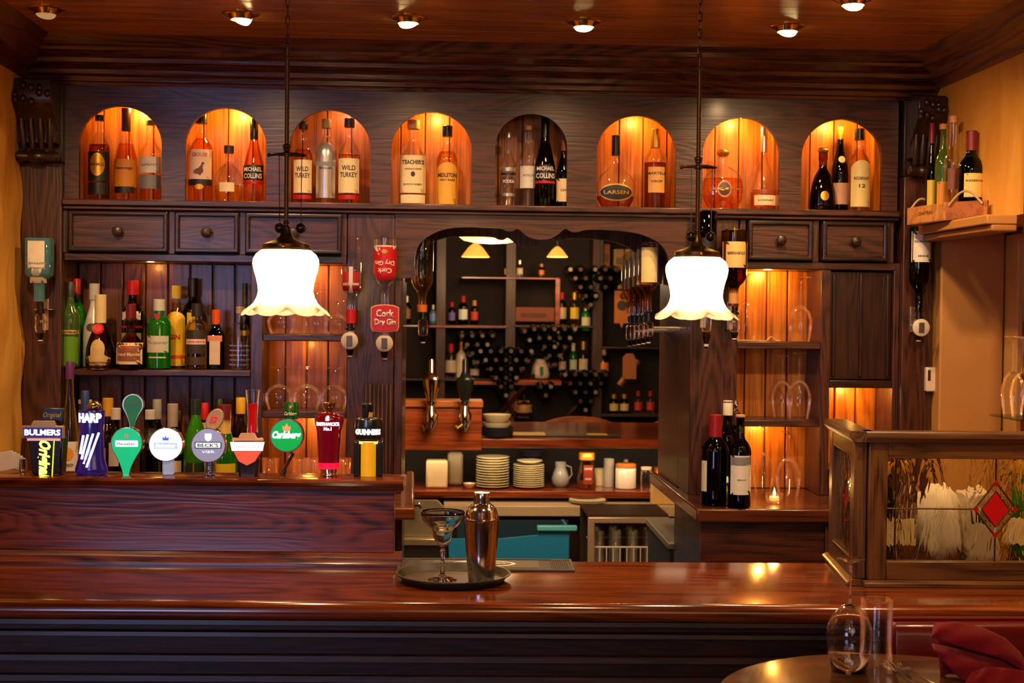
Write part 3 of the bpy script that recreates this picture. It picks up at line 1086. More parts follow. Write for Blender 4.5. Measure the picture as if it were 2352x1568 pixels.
nb(1028, 290, 50, .08, Z, 'std', 'clear', 'gold', .68, (BLACK, .13, 1.12),
   [('arch', .95, .52, .28, flat((234, 170, 60), .5), ('MIDLETON', .84, .07, .10, INK, .03), ('VERY RARE', .7, .035, .04, INK))],
   'golden bottle with black cap and yellow arched label ' + G8[3])
nb(1168, 305, 38, .08, Z, 'square', 'clear', 'clear', .5, (SILV, .07, 1.1),
   [('rect', .86, .05, .50, SILV), ('rect', .86, .03, .44, LBLK), ('rect', .8, .12, .34, thin_glass((200, 205, 210), .2), ('VODKA', .7, .06, 0, WTXT)), ('rect', .86, .04, .16, SILV)],
   'slim clear bottle with silver bands, leftmost ' + G8[4])
nb(1214, 290, 42, .10, Z, 'tall', 'clear', 'clear', .4, (CORK, .05, 1.1),
   [('rect', .9, .27, .37, LWHT, ('PATRON', .6, .04, .02, LGRY))], 'clear cork-stoppered bottle with plain white label ' + G8[4])
nb(1253, 268, 50, .06, Z, 'cone', 'brown', 'dark', .7, (BLACK, .26, 1.1),
   [('rect', .9, .08, .42, LBLK, ('MICHAEL', .8, .06, 0, WTXT)), ('rect', .9, .08, .34, LBLK, ('COLLINS', .86, .075, 0, WTXT)), ('rect', .9, .03, .27, REDP)],
   'tall dark cone-shaped bottle with white lettering ' + G8[4])
nb(1296, 322, 36, .05, Z, 'champ', 'dgreen', 'dark', .7, (flat((120, 60, 30), .5), .16, 1.1),
   [('rect', .95, .34, .25, LCRM, ('CAVA', .5, .05, 0, INK))], 'small dark green bottle with cream label, rightmost ' + G8[4])
nb(1415, 312, 96, .08, Z, 'flask', 'clear', 'brown', .17, (BLACK, .27, 1.2),
   [('oval', .80, .24, .22, GOLD), ('oval', .76, .20, .22, LBLK, ('LARSEN', .6, .07, 0, GOLD))],
   'round flat long-necked flask with dark oval label ' + G8[5], depth=.42)
nb(1506, 297, 54, .08, Z, 'tall', 'clear', 'brown', .58, (GOLD, .23, 1.1),
   [('rect', .7, .32, .36, flat((220, 160, 80), .45), ('MARTELL', .8, .045, .08, INK), ('VSOP', .5, .04, -.02, INK))],
   'cognac bottle with long gold capsule and gold label ' + G8[5])
b_ = nb(1661, 342, 102, .075, Z, 'disc', 'clear', 'amber', .52, (GOLD, .13, 1.25, 'ball'),
        [('oval', .32, .27, .34, flat((190, 150, 130), .4), ), ('oval', .27, .22, .34, flat((90, 40, 30), .4), ('XO', .7, .06, 0, GOLD))],
        'round cut-glass cognac decanter with gold stopper ' + G8[6], depth=.45)
ray = MB()
for i in range(18):
    a = 2 * PI * i / 18
    ray.tube([(.026 * C_(a), -.036, .070 + .026 * S(a)), (.070 * C_(a), -.018, .078 + .058 * S(a))], [.0035, .0025], 6)
ray.build('glass_rays', CLEARG, b_)
nb(1755, 292, 62, .08, Z, 'drop', 'clear', 'amber', .22, (SILV, .30, 1.25),
   [('rect', .8, .12, .12, LCRM, ('COGNAC', .6, .03, 0, INK)), ('rect', .9, .05, .22, flat((150, 60, 40), .5))],
   'teardrop-shaped clear bottle with tall silver cap ' + G8[6])
nb(1891, 340, 62, .06, Z, 'xo', 'brown', 'dark', .72, (GOLD, .08, 1.25, 'ball'),
   [('oval', .32, .15, .24, GOLD)], 'dark curvy brandy bottle with gold stopper ' + G8[7], depth=.7)
nb(1931, 293, 40, .12, Z, 'champ', 'dgreen', 'dark', .8, (GOLD, .14, 1.1),
   [('oval', .4, .08, .62, LCRM), ('rect', .9, .25, .22, flat((200, 150, 120), .5))], 'slender dark green bottle behind the gold-stoppered one ' + G8[7])
nb(1975, 297, 50, .075, Z, 'std', 'clear', 'pale', .75, (BLACK, .13, 1.1),
   [('arch', .9, .56, .34, flat((230, 206, 130), .5), ('REDBREAST', .7, .05, .06, INK), ('12', .3, .06, -.03, INK)), ],
   'bottle with tall pale yellow label and black cap ' + G8[7])

# ------------------------------------------------------------------ bottles on the left shelf
Z = 1.5485
GS = 'liqueur bottles on the left shelf'


def sb(*a, **k):
    return bottle('liqueur_bottle', *a, group=GS, **k)


LIME = flat((96, 150, 30), .5)
sb(162, 648, 42, .04, Z, 'std', 'green', 'pale', .55, (flat((50, 44, 34), .4), .16, 1.1),
   [('rect', .96, .05, .42, flat((200, 170, 120), .5), ('CHARTREUSE', .8, .03, 0, INK)), ('rect', .96, .34, .20, LIME)],
   'pale green bottle with lime green label and dark cap at the left shelf end')
sb(177, 640, 38, .14, Z, 'wine', 'tgreen', 'dark', .6, (flat((214, 40, 34), .35), .18, 1.1), [],
   'green bottle with bright red capsule behind the lime-labelled one')
sb(217, 652, 52, .135, Z, 'cone', 'white', None, 0, (flat((236, 232, 222), .3), .19, 1.3), [('oval', .5, .1, .48, flat((100, 86, 40), .5))],
   'white bottle with bulbous white cap behind the brown teardrop bottle')
b_ = sb(231, 677, 66, .025, Z, 'tear', 'brown', 'brown', .6, (flat((228, 208, 150), .5), .38, 1.45),
        [('monk', .82, .40, .20, flat((206, 178, 118), .55), ('BENEDICTINE', .7, .035, -.115, INK), ('D.O.M.', .25, .03, -.16, INK))],
        'brown teardrop liqueur bottle with cream neck, red wax seal and cream label')
MB().lathe([(0, 0), (.019, 0), (.0205, .002), (.019, .005), (.015, .004), (.013, .006), (0, .006)], 24).xf(
    Matrix.Translation((0, -.033, .140)) @ Matrix.Rotation(PI / 2 - .35, 4, 'X')).build('wax_seal', flat((214, 30, 34), .35), b_)
sb(305, 645, 48, .14, Z, 'wine', 'black', 'dark', .7, (flat((206, 30, 36), .3), .16, 1.4),
   [('rect', .86, .10, .60, LWHT), ('rect', .95, .025, .47, REDP), ('rect', .9, .2, .30, flat((200, 170, 100), .5))],
   'dark bottle with wide red cap and white shoulder label at the back')
b_ = sb(301, 698, 66, .03, Z, 'squat', 'brown', 'brown', .50, (flat((110, 18, 22), .4), .22, 1.2),
        [('rect', .88, .33, .24, LCRM), ('rect', .78, .24, .24, flat((140, 84, 60), .5), ('Grand Marnier', .84, .07, -.01, LCRM, .03))],
        'squat round-shouldered liqueur bottle with red ribbon and framed label')
MB().lathe([(.0172, .118), (.0185, .10), (.020, .085), (.026, .078), (.024, .074)], 20, closed=False).build('ribbon', flat((190, 16, 26), .4), b_)
MB().lathe([(0, 0), (.014, 0), (.015, .003), (.011, .004), (0, .004)], 20).xf(
    Matrix.Translation((0, -.042, .083)) @ Matrix.Rotation(PI / 2 - .7, 4, 'X')).build('wax_seal', flat((220, 50, 40), .35), b_)
b_ = sb(366, 688, 54, .035, Z, 'tank', 'tgreen', 'clear', .9, (flat((206, 204, 190), .4), .16, 1.15),
        [('rect', .88, .24, .36, flat((206, 202, 176), .5), ('Tanqueray', .84, .06, .02, LGRY, 0, .3)), ('rect', .7, .02, .17, flat((200, 220, 150), .5))],
        'bright green gin bottle with pale grey label and round red seal')
MB().prism(outline('shield', .019, .022), -.0345, -.032).build('seal', REDP, b_, loc=(0, 0, .185))
sb(406, 657, 46, .125, Z, 'std', 'clear', 'pale', .8, (flat((246, 212, 70), .35), .15, 1.15),
   [('arch', .9, .66, .36, flat((238, 190, 40), .45), ('GIN', .5, .08, .02, REDP, .03)), ('rect', .9, .04, .14, flat((216, 90, 30), .5))],
   'clear gin bottle with yellow cap and tall yellow label')
sb(443, 640, 46, .15, Z, 'wine', 'black', 'dark', .7, (BLACK, .2, 1.15), [('rect', .4, .2, .52, flat((214, 180, 50), .5))],
   'nearly black bottle with a yellow stripe standing at the back of the shelf')
sb(453, 697, 50, .045, Z, 'tank', 'clear', 'gold', .78, (flat((36, 32, 28), .4), .20, 1.25),
   [('rect', .92, .36, .42, flat((52, 42, 30), .5)), ('rect', .86, .08, .42, flat((240, 206, 184), .5), ('HARVEYS', .8, .04, 0, REDP, .02)),
    ('rect', .92, .12, .13, flat((70, 50, 30), .5))],
   'clear bottle with dark label crossed by a pale pink band')
sb(497, 712, 40, .07, Z, 'square', 'black', 'dark', .6, (flat((228, 84, 24), .4), .24, 1.25),
   [('rect', .8, .1, .52, flat((226, 140, 96), .5)), ('rect', .6, .40, .28, flat((224, 196, 160), .5))],
   'small square dark liqueur bottle with orange cap and white label', pw=5)
b_ = sb(551, 705, 44, .04, Z, 'tank', 'clear', 'clear', .45, (flat((200, 160, 100), .6), .10, 1.0),
        [], 'clear hobnailed spirit bottle at the right end of the shelf')
st = MB()
for j in range(5):
    for i in range(10):
        a = PI + PI * (i + .5 * (j % 2)) / 10
        st.ball((.033 * C_(a), .033 * S(a), .018 + j * .017), .0042, 6)
st.build('glass_studs', CLEARG, b_)['kind'] = 'stuff'
sb(563, 651, 22, .11, Z, 'tall', 'black', 'dark', .6, (flat((52, 46, 32), .5), .5, 1.5), [('rect', .9, .06, .42, GOLD)],
   'thin black bottle with long dark cap behind the hobnailed bottle')

# ------------------------------------------------------------------ bottles standing on the back counter behind the taps
Z = CZ + .0005
GB = 'bottles on the back counter behind the beer taps'


def kb(*a, **k):
    return bottle('bottle', *a, group=GB, **k)


kb(161, 832, 46, -.20, Z, 'cone', 'clear', 'orange', .40, (flat((96, 40, 110), .35), .12, 1.25),
   [('rect', .9, .26, .30, LWHT, ('WHISKEY', .6, .03, -.04, INK)), ('oval', .6, .10, .34, flat((250, 160, 40), .5)), ('rect', .9, .04, .12, LCRM)],
   'tall tapering clear bottle with purple cap and orange spirit behind the taps')
kb(196, 898, 34, -.10, Z, 'wine', 'black', 'dark', .8, (flat((36, 66, 130), .35), .22, 1.4), [('rect', .9, .04, .9, LCRM)],
   'bottle with blue cap rising behind the purple and black taps')
kb(248, 915, 46, -.08, Z, 'wine', 'brown', 'brown', .8, (flat((214, 160, 40), .35), .18, 1.25), [('rect', .9, .2, .4, GOLD)],
   'brown bottle with gold capsule beside the drop-shaped green tap')
kb(266, 938, 44, -.16, Z, 'wine', 'black', 'dark', .8, (flat((206, 196, 180), .5), .12, 1.2),
   [('rect', .5, .26, .5, flat((190, 176, 170), .5)), ('rect', .9, .12, .17, LBLK, ('SANDEMAN', .8, .04, 0, LCRM))],
   'black port bottle with white capsule, left of the green tap')
kb(345, 942, 46, -.16, Z, 'wine', 'black', 'dark', .8, (flat((206, 200, 190), .5), .10, 1.2),
   [('rect', .6, .16, .72, LBLK), ('rect', .9, .12, .17, LBLK, ('SANDEMAN', .8, .04, 0, LCRM))],
   'black port bottle with white capsule, between green and white taps')
kb(361, 918, 40, -.06, Z, 'wine', 'black', 'dark', .8, (flat((150, 150, 140), .35), .2, 1.2), [('rect', .9, .2, .35, LGRY)],
   'dark bottle with grey capsule behind the white disc tap')
kb(397, 928, 48, -.12, Z, 'wine', 'black', 'dark', .8, (flat((176, 160, 150), .35), .24, 1.2), [('rect', .9, .2, .3, LCRM)],
   'dark bottle with long silver capsule above the white disc tap')
kb(410, 944, 36, -.02, Z, 'wine', 'brown', 'brown', .8, (flat((30, 22, 18), .35), .14, 1.2), [('oval', .5, .08, .72, flat((230, 150, 30), .5))],
   'dark bottle with a small gold badge behind the silver-capped one')
kb(450, 918, 54, -.14, Z, 'jager', 'jgreen', 'clear', .7, (flat((40, 50, 44), .3), .14, 1.2),
   [('rect', .94, .34, .20, flat((16, 40, 18), .5)), ('rect', .05, .34, .2, GOLD)],
   'bright green liqueur bottle left of the grey disc tap')
kb(470, 926, 34, -.02, Z, 'wine', 'dgreen', 'dark', .8, (flat((200, 24, 34), .35), .18, 1.3), [('rect', .6, .14, .72, LCRM)],
   'bottle with red capsule behind the bright green liqueur bottle')
kb(505, 917, 34, .05, Z, 'wine', 'dgreen', 'dark', .8, (flat((24, 56, 34), .35), .18, 1.4), [],
   'bottle with dark green capsule at the back near the red tap')
kb(516, 930, 60, -.17, Z, 'champ', 'tgreen', 'dark', .8, (flat((120, 30, 40), .35), .14, 1.3),
   [('rect', .5, .2, .80, flat((206, 170, 90), .5)), ('rect', .9, .34, .22, flat((214, 186, 30), .5), ('BRUT', .4, .05, .04, INK))],
   'green champagne bottle with yellow label right of the grey disc tap')
kb(553, 914, 40, -.05, Z, 'wine', 'brown', 'brown', .7, (flat((230, 176, 40), .35), .16, 1.3), [('rect', .8, .2, .4, LBLK)],
   'brown bottle with yellow capsule left of the red-handled tap')
kb(852, 955, 30, .02, Z, 'wine', 'black', 'dark', .7, (BLACK, .12, 1.2), [], 'short black bottle hidden behind the stout tap')

# ------------------------------------------------------------------ red wine bottles at the right of the hatch
GW = 'red wine bottles on the right counter'


def wb_(*a, **k):
    return bottle('wine_bottle', *a, group=GW, cat='wine bottle', **k)


wb_(1644, 953, 64, -.27, Z, 'wine', 'black', 'dark', .8, (flat((150, 22, 34), .35), .24, 1.1),
    [('rect', .30, .34, .33, PAPER)], 'wine bottle with dark red capsule, leftmost on the right counter', rz=-1.1)
wb_(1672, 921, 54, -.17, Z, 'wine', 'black', 'dark', .8, (flat((226, 216, 196), .5), .14, 1.0),
    [('rect', .8, .3, .30, PAPER, ('2008', .5, .03, .1, INK))], 'tall wine bottle with pale cork standing behind the red-capsuled one')
b_ = wb_(1690, 948, 50, -.09, Z, 'wine', 'black', 'dark', .8, (flat((60, 30, 34), .35), .14, 1.1), [],
         'wine bottle with silver pourer at the back of the cluster')
h_ = wpx(1690, 948, -.09)[1] - Z
MB().lathe([(.010, h_), (.011, h_ + .008), (.005, h_ + .014), (.005, h_ + .024), (.009, h_ + .030), (.007, h_ + .042), (0, h_ + .046)], 14).build('pourer', CHROME, b_)
wb_(1701, 953, 52, -.335, Z, 'wine', 'dgreen', 'dark', .8, (CORK, .02, 1.05),
    [('rect', .92, .42, .36, LWHT, ('MERLOT', .4, .02, -.05, INK)), ('rect', .9, .09, .51, LGRY)],
    'opened green wine bottle with white and grey label at the counter edge')

# ------------------------------------------------------------------ upturned bottles on wall optics
GO = 'upturned bottles on wall optics'
BADGE = flat((214, 200, 178), .35)


def ob(x, top, tip, wd, Y, *a, **k):
    z0 = wpx(x, tip, Y)[1]
    return bottle('optic_bottle', x, top, wd, Y, z0, *a, inv=True, group=GO, **k), z0


def optic(x, y0, y1, Y, wallY, label, badge=None, red=False, side=None, sc=1.):
    """a spirit measure: clear cup, round badge, black spout, bracket back to the wall (or sideways to a jamb)"""
    X, zt = wpx(x, y0, Y)
    z1 = wpx(x, y1, Y)[1]
    H = zt - z1
    t = thing('spirit_measure', label, 'drink dispenser', (X, Y, z1), 'spirit measures under the upturned bottles')
    MB().lathe([(.010, H * .72), (.015, H * .74), (.015, H * .80), (.011, H * .82), (.011, H * 1.0)], 18).build('collar', BLACK, t)
    MB().lathe([(.0, H * .24), (.016, H * .26), (.0185, H * .34), (.0185, H * .66), (.013, H * .72)], 20).build('cup', CLEARG, t)
    MB().lathe([(.004, 0), (.006, .002), (.007, H * .06), (.011, H * .12), (.014, H * .235), (0, H * .235)], 18).build('spout', BLACK, t)
    MB().lathe([(.0085, H * .03), (.0085, H * .065)], 16).build('spout_ring', BADGE, t)
    if badge:
        b = MB().lathe([(0, 0), (badge, 0), (badge, .005), (badge * .9, .007), (0, .007)], 28).xf(
            Matrix.Translation((0, -.021, H * .46)) @ Matrix.Rotation(PI / 2, 4, 'X')).build('badge', BADGE, t)
        MB().box(-.010, .010, -.032, -.0285, H * .46 - .018, H * .46 + .018).build('badge_window', flat((120, 110, 100), .2, .6), b, .002)
    br = MB()
    if side is None:
        br.box(-.006, .006, .0155, wallY - Y - .001, H * .5, H * .56)
        br.box(-.011, .011, wallY - Y - .006, wallY - Y - .001, H * .3, H * 1.1)
    else:
        br.box(.0190, side - X - .001, -.006, .006, H * .5, H * .56) if side > X else br.box(side - X + .001, -.0190, -.006, .006, H * .5, H * .56)
    br.build('bracket', BRUSH, t, .001)['kind'] = 'stuff'
    return t


CYAN = flat((236, 228, 210), .5)
ob(91, 547, 692, 58, -.10, 'square', 'blue', 'blue', .62, None,
   [('rect', .64, .66, .38, CYAN, ('BOMBAY', .7, .05, .1, LGRY), ('SAPPHIRE', .8, .05, .02, LGRY)), ('oval', .3, .12, .56, flat((150, 160, 170), .5))],
   'pale blue upturned gin bottle on the left pilaster', pw=4)
optic(93, 695, 786, -.10, -.031, 'dark spirit measure under the pale blue upturned bottle')
bx('optic_shelf_plate', CHROME, None, xa(75, -.09, 700), xa(118, -.09, 700), -.075, -.032, za(712, -.09, 92), za(709, -.09, 92), .001)
tag(bpy.data.objects['optic_shelf_plate'], 'thin chrome plate crossing the left pilaster below the blue bottle', 'bracket')
ob(808, 543, 742, 46, -.075, 'square', 'clear', 'clear', .3, (flat((200, 26, 34), .4), .16, 1.25),
   [('rect', .8, .22, .52, REDP, ('SMIRNOFF', .8, .04, .03, WTXT)), ('rect', .2, .3, .5, PAPER)],
   'clear upturned vodka bottle with small red label, left of the two on the reeded column', pw=3)
optic(804, 735, 822, -.075, -.005, 'spirit measure with round cream badge under the left bottle of the reeded column', badge=.030)
ob(885, 544, 700, 54, -.075, 'std', 'clear', 'clear', .25, None,
   [('rect', .94, .14, .14 + .06, PAPER), ('arch', .95, .5, .40, flat((196, 24, 34), .4), ('Cork', .6, .10, .10, WTXT, .02), ('Dry Gin', .8, .09, -.02, WTXT, .02)),
    ('oval', .3, .06, .22, GOLD)],
   'upturned gin bottle with bright red label on the reeded column')
t = optic(884, 740, 828, -.075, -.005, 'spirit measure with round cream badge below the red shield sign', badge=.030)
# red shield sign
X, Zs = wpx(884, 731, -.11)
sg = thing('shield_sign', 'red shield sign with cream border and white gothic lettering', 'sign', (X, -.108, Zs))
so = [(-.046, -.030), (-.040, -.042), (0, -.047), (.040, -.042), (.046, -.030), (.046, .036), (.030, .043), (0, .046), (-.030, .043), (-.046, .036)]
MB().prism([(a * 1.08, b * 1.08) for a, b in so], 0, .006).build('sign_border', flat((226, 170, 120), .4), sg, .001, smooth=False)
MB().prism(so, -.002, -.0001).build('sign_face', flat((204, 24, 30), .35, coat=.5), sg, smooth=False)
text('lettering', 'Cork', .036, WTXT, sg, (0, -.0025, .017), bold=.035, fit=.062)
text('lettering', 'Dry Gin', .030, WTXT, sg, (.001, -.0025, -.016), bold=.035, fit=.074)
MB().box(-.004, .004, .0065, .10, -.004, .004).build('sign_arm', BRUSH, sg)
# jamb optics
ob(971, 548, 716, 50, .06, 'std', 'clear', 'gold', .5, (flat((226, 120, 30), .4), .1, 1.1),
   [('rect', .8, .26, .16, thin_glass((190, 200, 170), .3))], 'upturned bottle with golden spirit at the left edge of the hatch')
optic(972, 712, 790, .06, 0, 'spirit measure with clear cup at the left edge of the hatch', side=HX0)
rws = [(1494, 556, 715, 46, .08, 'amber'), (1518, 556, 722, 44, .20, 'amber'), (1528, 560, 724, 44, .32, 'brown'), (1536, 566, 724, 42, .44, 'gold'), (1544, 570, 724, 40, .56, 'amber')]
nm = ['nearest and brightest-labelled', 'second nearest', 'third from the front', 'fourth from the front', 'farthest back']
xs = [1497, 1512, 1522, 1530, 1537]
for i, ((x, tp, ti, wd, Y, lq), n_) in enumerate(zip(rws, nm)):
    xx = .785 + (.0 if i else 0)
    px_ = 995 + 3267 * xx / (Y + 5.1) + 0
    ob(px_, tp + i * 4, ti, wd, Y, 'std', 'clear', lq, .55, None,
       [('rect', .8, .5, .33, flat((236, 216, 150), .5))], 'upturned whisky bottle on the right hatch jamb, ' + n_)
    optic(px_, ti + 3, 790 + i * 2, Y, 0, 'clear spirit measure on the right hatch jamb, ' + n_, side=HX1)
# right column
ob(1624, 484, 640, 46, -.08, 'std', 'black', 'dark', .6, None, [('rect', .9, .2, .5, LBLK)], 'black upturned bottle behind the right pendant lamp stem')
optic(1624, 644, 800, -.08, -.005, 'spirit measure mostly hidden behind the right pendant lamp')
b_, _ = ob(1687, 528, 702, 60, -.09, 'wine', 'brown', 'brown', .62, (CORK, .24, .9),
           [('rect', .96, .34, .33, flat((226, 192, 116), .5), ('COURVOISIER', .7, .05, -.02, INK))],
           'upturned brown cognac bottle with wide yellow label beside the right pendant', seg=28)
MB().lathe([(0, .2655), (.022, .2655), (.034, .268), (.034, .271), (.006, .272), (.006, .278), (0, .282)], 20).build('stand_cap', BRASS, b_)
optic(1688, 700, 782, -.09, -.005, 'black spirit measure with red and amber badge right of the right pendant')
o = MB().ball((0, 0, 0), .016, sz=1.3).build('red_cup', LQ['orange'], bpy.data.objects['spirit_measure.009'] if 'spirit_measure.009' in bpy.data.objects else None)
o.location = (0, -.005, .045)
ob(2114, 520, 716, 50, -.10, 'wine', 'dgreen', 'dark', .6, None,
   [('rect', .94, .36, .24, LWHT, ('Jacques', .5, .04, .11, INK), ('SAUVIGNON', .75, .04, -.06, INK))],
   'upturned dark wine bottle with white label on the right pilaster')
optic(2111, 712, 786, -.10, -.031, 'spirit measure with round silver badge on the right pilaster', badge=.031)

# ------------------------------------------------------------------ stemware
SG = solid_glass()


def wine_glass(name, label, loc, H, R, kind='balloon', inv=False, group=None, cat='glass', solid=False):
    t = thing(name, label, cat, loc, group)
    if kind == 'balloon':
        bw = [(.004, .40), (.35, .42), (.74, .50), (.97, .62), (1, .70), (.94, .82), (.76, 1.0)]
        ft, sr = .62, .042
    elif kind == 'flute':
        bw = [(.004, .42), (.5, .47), (.85, .58), (1, .76), (.92, 1.0)]
        ft, sr = .9, .07
    elif kind == 'coupe':
        bw = [(.004, .66), (.5, .70), (.86, .80), (1, 1.0)]
        ft, sr = .62, .05
    else:
        bw = [(.004, .44), (.35, .46), (.78, .54), (1, .68), (.95, .84), (.8, 1)]
        ft, sr = .82, .05
    fl = (lambda p: [(r, H - z) for r, z in reversed(p)]) if inv else (lambda p: p)
    bl = [(r * R, z * H) for r, z in bw]
    if solid:
        outer = bl
        inner = [(max(r - .0012, .0), z + (.002 if i < 2 else 0)) for i, (r, z) in enumerate(bl)]
        prof = outer + inner[::-1]
        MB().lathe(fl(prof), 40, closed=False).build('bowl', SG, t, sharp=2)
    else:
        MB().lathe(fl(bl), 28, closed=False).build('bowl', CLEARG, t, sharp=2)
    z0 = bw[0][1] * H
    st = [(R * ft, 0), (R * ft, .0015), (R * ft * .5, .004), (R * sr * 2, .010), (R * sr * 1.1, .025), (R * sr, z0 * .5), (R * sr * 1.3, z0 * .88), (R * sr * 2.4, z0), (0, z0 + .001)]
    MB().lathe(fl(st), 24).build('stem_and_foot', SG if solid else thin_glass((248, 248, 244), .2, gloss=2.2, ior=1.35), t, sharp=2)
    return t


def tumbler(label, loc, H, R, group=None, name='tumbler'):
    t = thing(name, label, 'glass', loc, group)
    MB().lathe([(R * .7, 0), (R * .8, .004), (R, H), (R - .002, H), (R * .78, .010), (0, .009)], 24, closed=True).build('glass_wall', CLEARG if not 'washer' in label else thin_glass((250, 250, 248), .1, gloss=.9, ior=1.25), t, sharp=2)
    return t


def gpx(x, top, base, wd, Y, z0, kind, label, inv=True, group=None):
    X = wpx(x, base, Y)[0]
    zt = wpx(x, top, Y)[1]
    return wine_glass('stem_glass', label, (X, Y, z0), zt - z0, wd / 2 * sc_(Y), kind, inv, group)


GG = 'upturned stem glasses on the back bar shelves'
gpx(646, 676, 762, 66, .08, 1.6775, 'balloon', 'upturned balloon glass half hidden under the left pendant rim', group=GG)
gpx(727, 668, 762, 54, .11, 1.6775, 'wine', 'upturned glass with pale foot just right of the left pendant', group=GG)
gpx(775, 690, 762, 62, .07, 1.6775, 'balloon', 'upturned balloon glass at the right end of the upper left glass shelf', group=GG)
gpx(640, 842, 942, 64, .08, 1.4025, 'balloon', 'upturned balloon glass, left of three on the lower left glass shelf', group=GG)
gpx(705, 842, 942, 66, .08, 1.4025, 'balloon', 'upturned balloon glass, middle of three on the lower left glass shelf', group=GG)
gpx(768, 844, 942, 64, .08, 1.4025, 'balloon', 'upturned balloon glass, right of three on the lower left glass shelf', group=GG)
for i, (x, n_) in enumerate(((624, 'left'), (692, 'middle left'), (722, 'middle right'), (790, 'right'))):
    X = xa(x, -.15)
    tumbler('cut glass tumbler behind the taps under the glass shelves, ' + n_, (X, -.15, CZ + .0005), za(1052, -.15, x) - CZ, .030, 'tumblers on the back counter')
gpx(1712, 628, 778, 46, .12, 1.6675, 'flute', 'upturned flute glass at the left of the bright right shelf', group=GG)
gpx(1838, 636, 778, 54, .08, 1.6675, 'wine', 'upturned wine glass at the right of the bright right shelf', group=GG)
gpx(1796, 816, 960, 50, .13, 1.3825, 'balloon', 'upturned glass on the dark middle right shelf, left of the pair', group=GG)
gpx(1834, 810, 960, 58, .06, 1.3825, 'balloon', 'upturned glass on the dark middle right shelf, right of the pair', group=GG)
gpx(1753, 978, 1110, 48, .04, CZ + .0005, 'balloon', 'upturned glass glowing behind the candle on the right counter', group=GG)
gpx(1810, 990, 1128, 60, -.06, CZ + .0005, 'balloon', 'upturned large balloon glass beside the tea light', group=GG)
# cord on the bright shelf
c_ = []
for i in range(26):
    t_ = i / 25
    c_.append((xa(1700) + t_ * (xa(1800) - xa(1700)), .03 + .02 * S(t_ * 9), 1.6700 + (.014 * S((t_ - .66) / .25 * PI) if .66 < t_ < .91 else 0)))
tag(MB().tube(c_, .0022, 6).build('cord', flat((226, 190, 130), .6)), 'pale twisted cord lying on the bright right shelf', 'cord')

# tea light in a small glass
X, Y_ = wz(1783, 1158, CZ)
cd = thing('tea_light', 'lit tea light in a small glass bowl on the right counter', 'candle', (X, Y_ + .03, CZ + .0005))
MB().lathe([(.020, 0), (.026, .004), (.030, .018), (.031, .036), (.029, .036), (.027, .018), (.018, .008), (0, .008)], 28).build('glass_bowl', CLEARG, cd, sharp=2)
MB().lathe([(0, .0085), (.017, .0085), (.0175, .022), (0, .022)], 20).build('wax', flat((240, 210, 150), .5, emis=1.2, ecol=(255, 170, 60)), cd)
MB().lathe([(.0005, .023), (.004, .028), (.005, .034), (.0025, .044), (0, .054)], 12).build('flame', flat((255, 214, 130), .5, emis=60, ecol=(255, 190, 90)), cd)
light('candle_light', 'POINT', (X, Y_ + .03, CZ + .075), .9, (1, .5, .15), .012)

# ------------------------------------------------------------------ beer taps on the ledge
def lit(c, e, r=.35):
    return flat(c, r, emis=e)


TXW = lit((255, 255, 255), 3.0)
GT = 'beer taps along the raised ledge'


def tap(x, label, Y=-1.045):
    X, _ = wpx(x, 1103, Y)
    t = thing('beer_tap', label, 'beer tap', (X, Y, HZ + .001), GT)
    k = sc_(Y)
    x0, zb = X, HZ + .001

    def q(px, py):   # photo pixel to local x,z at the tap's own depth
        a, b = wpx(px, py, Y)
        return (a - X, b - zb)
    return t, q, k


def disc(c, r, y0, y1, seg=40):
    return MB().prism([(c[0] + r * C_(2 * PI * i / seg), c[1] + r * S(2 * PI * i / seg)) for i in range(seg)], y0, y1)


# 1 black cider tap
t, q, k = tap(110, 'black cider tap with glowing yellow vertical script and name board')
a, b, c, d = q(68, 1000), q(152, 1000), q(146, 1102), q(80, 1102)
MB().prism([(a[0], a[1]), (b[0], b[1]), (c[0], 0), (d[0], 0)], -.03, .03).build('body', flat((16, 14, 12), .2, coat=.6), t, .006)
a, b = q(60, 1003), q(156, 975)
brd = MB().prism([(a[0], a[1]), (b[0], a[1]), (b[0], b[1]), (b[0] * .6, b[1]), (b[0] * .5, b[1] + .014), (a[0] * .5, b[1] + .014), (a[0] * .6, b[1]), (a[0], b[1])],
                 -.044, -.0305).build('name_board', flat((196, 150, 84), .35, .6), t, .002)
a2, b2 = q(64, 1000), q(152, 979)
pl = MB().box(a2[0], b2[0], -.0465, -.0442, a2[1], b2[1]).build('name_panel', flat((24, 18, 60), .3, emis=.35, ecol=(60, 40, 160)), brd)
cc = q(108, 989.5)
text('lettering', 'BULMERS', .022, TXW, brd, (cc[0], -.047, cc[1]), bold=.03, fit=.098)
cc = q(108, 1006)
MB().box(cc[0] - .045, cc[0] + .045, -.036, -.0305, cc[1] - .004, cc[1] + .003).build('pink_strip', lit((240, 170, 170), .8), brd)
cc = q(106, 1052)
text('lettering', 'Original', .042, lit((230, 255, 90), 3.2), t, (cc[0], -.031, cc[1]), bold=.04, shear=.35, fit=.105, rot=-PI / 2)
p0, p1 = q(131, 1010), q(126, 1100)
MB().prism([(p0[0] - .0015, p0[1]), (p0[0] + .0015, p0[1]), (p1[0] + .0015, p1[1]), (p1[0] - .0015, p1[1])], -.0325, -.0302).build('light_strip', lit((210, 230, 40), 1.0), t)
a, b = q(95, 972), q(146, 938)
hd_ = MB().prism([(a[0], a[1]), (b[0], a[1]), (b[0], b[1]), (a[0] * .5, b[1] + .003), (a[0], b[1])], -.0, .03).build('handle', BLACK, t, .008)
cc = q(120, 954)
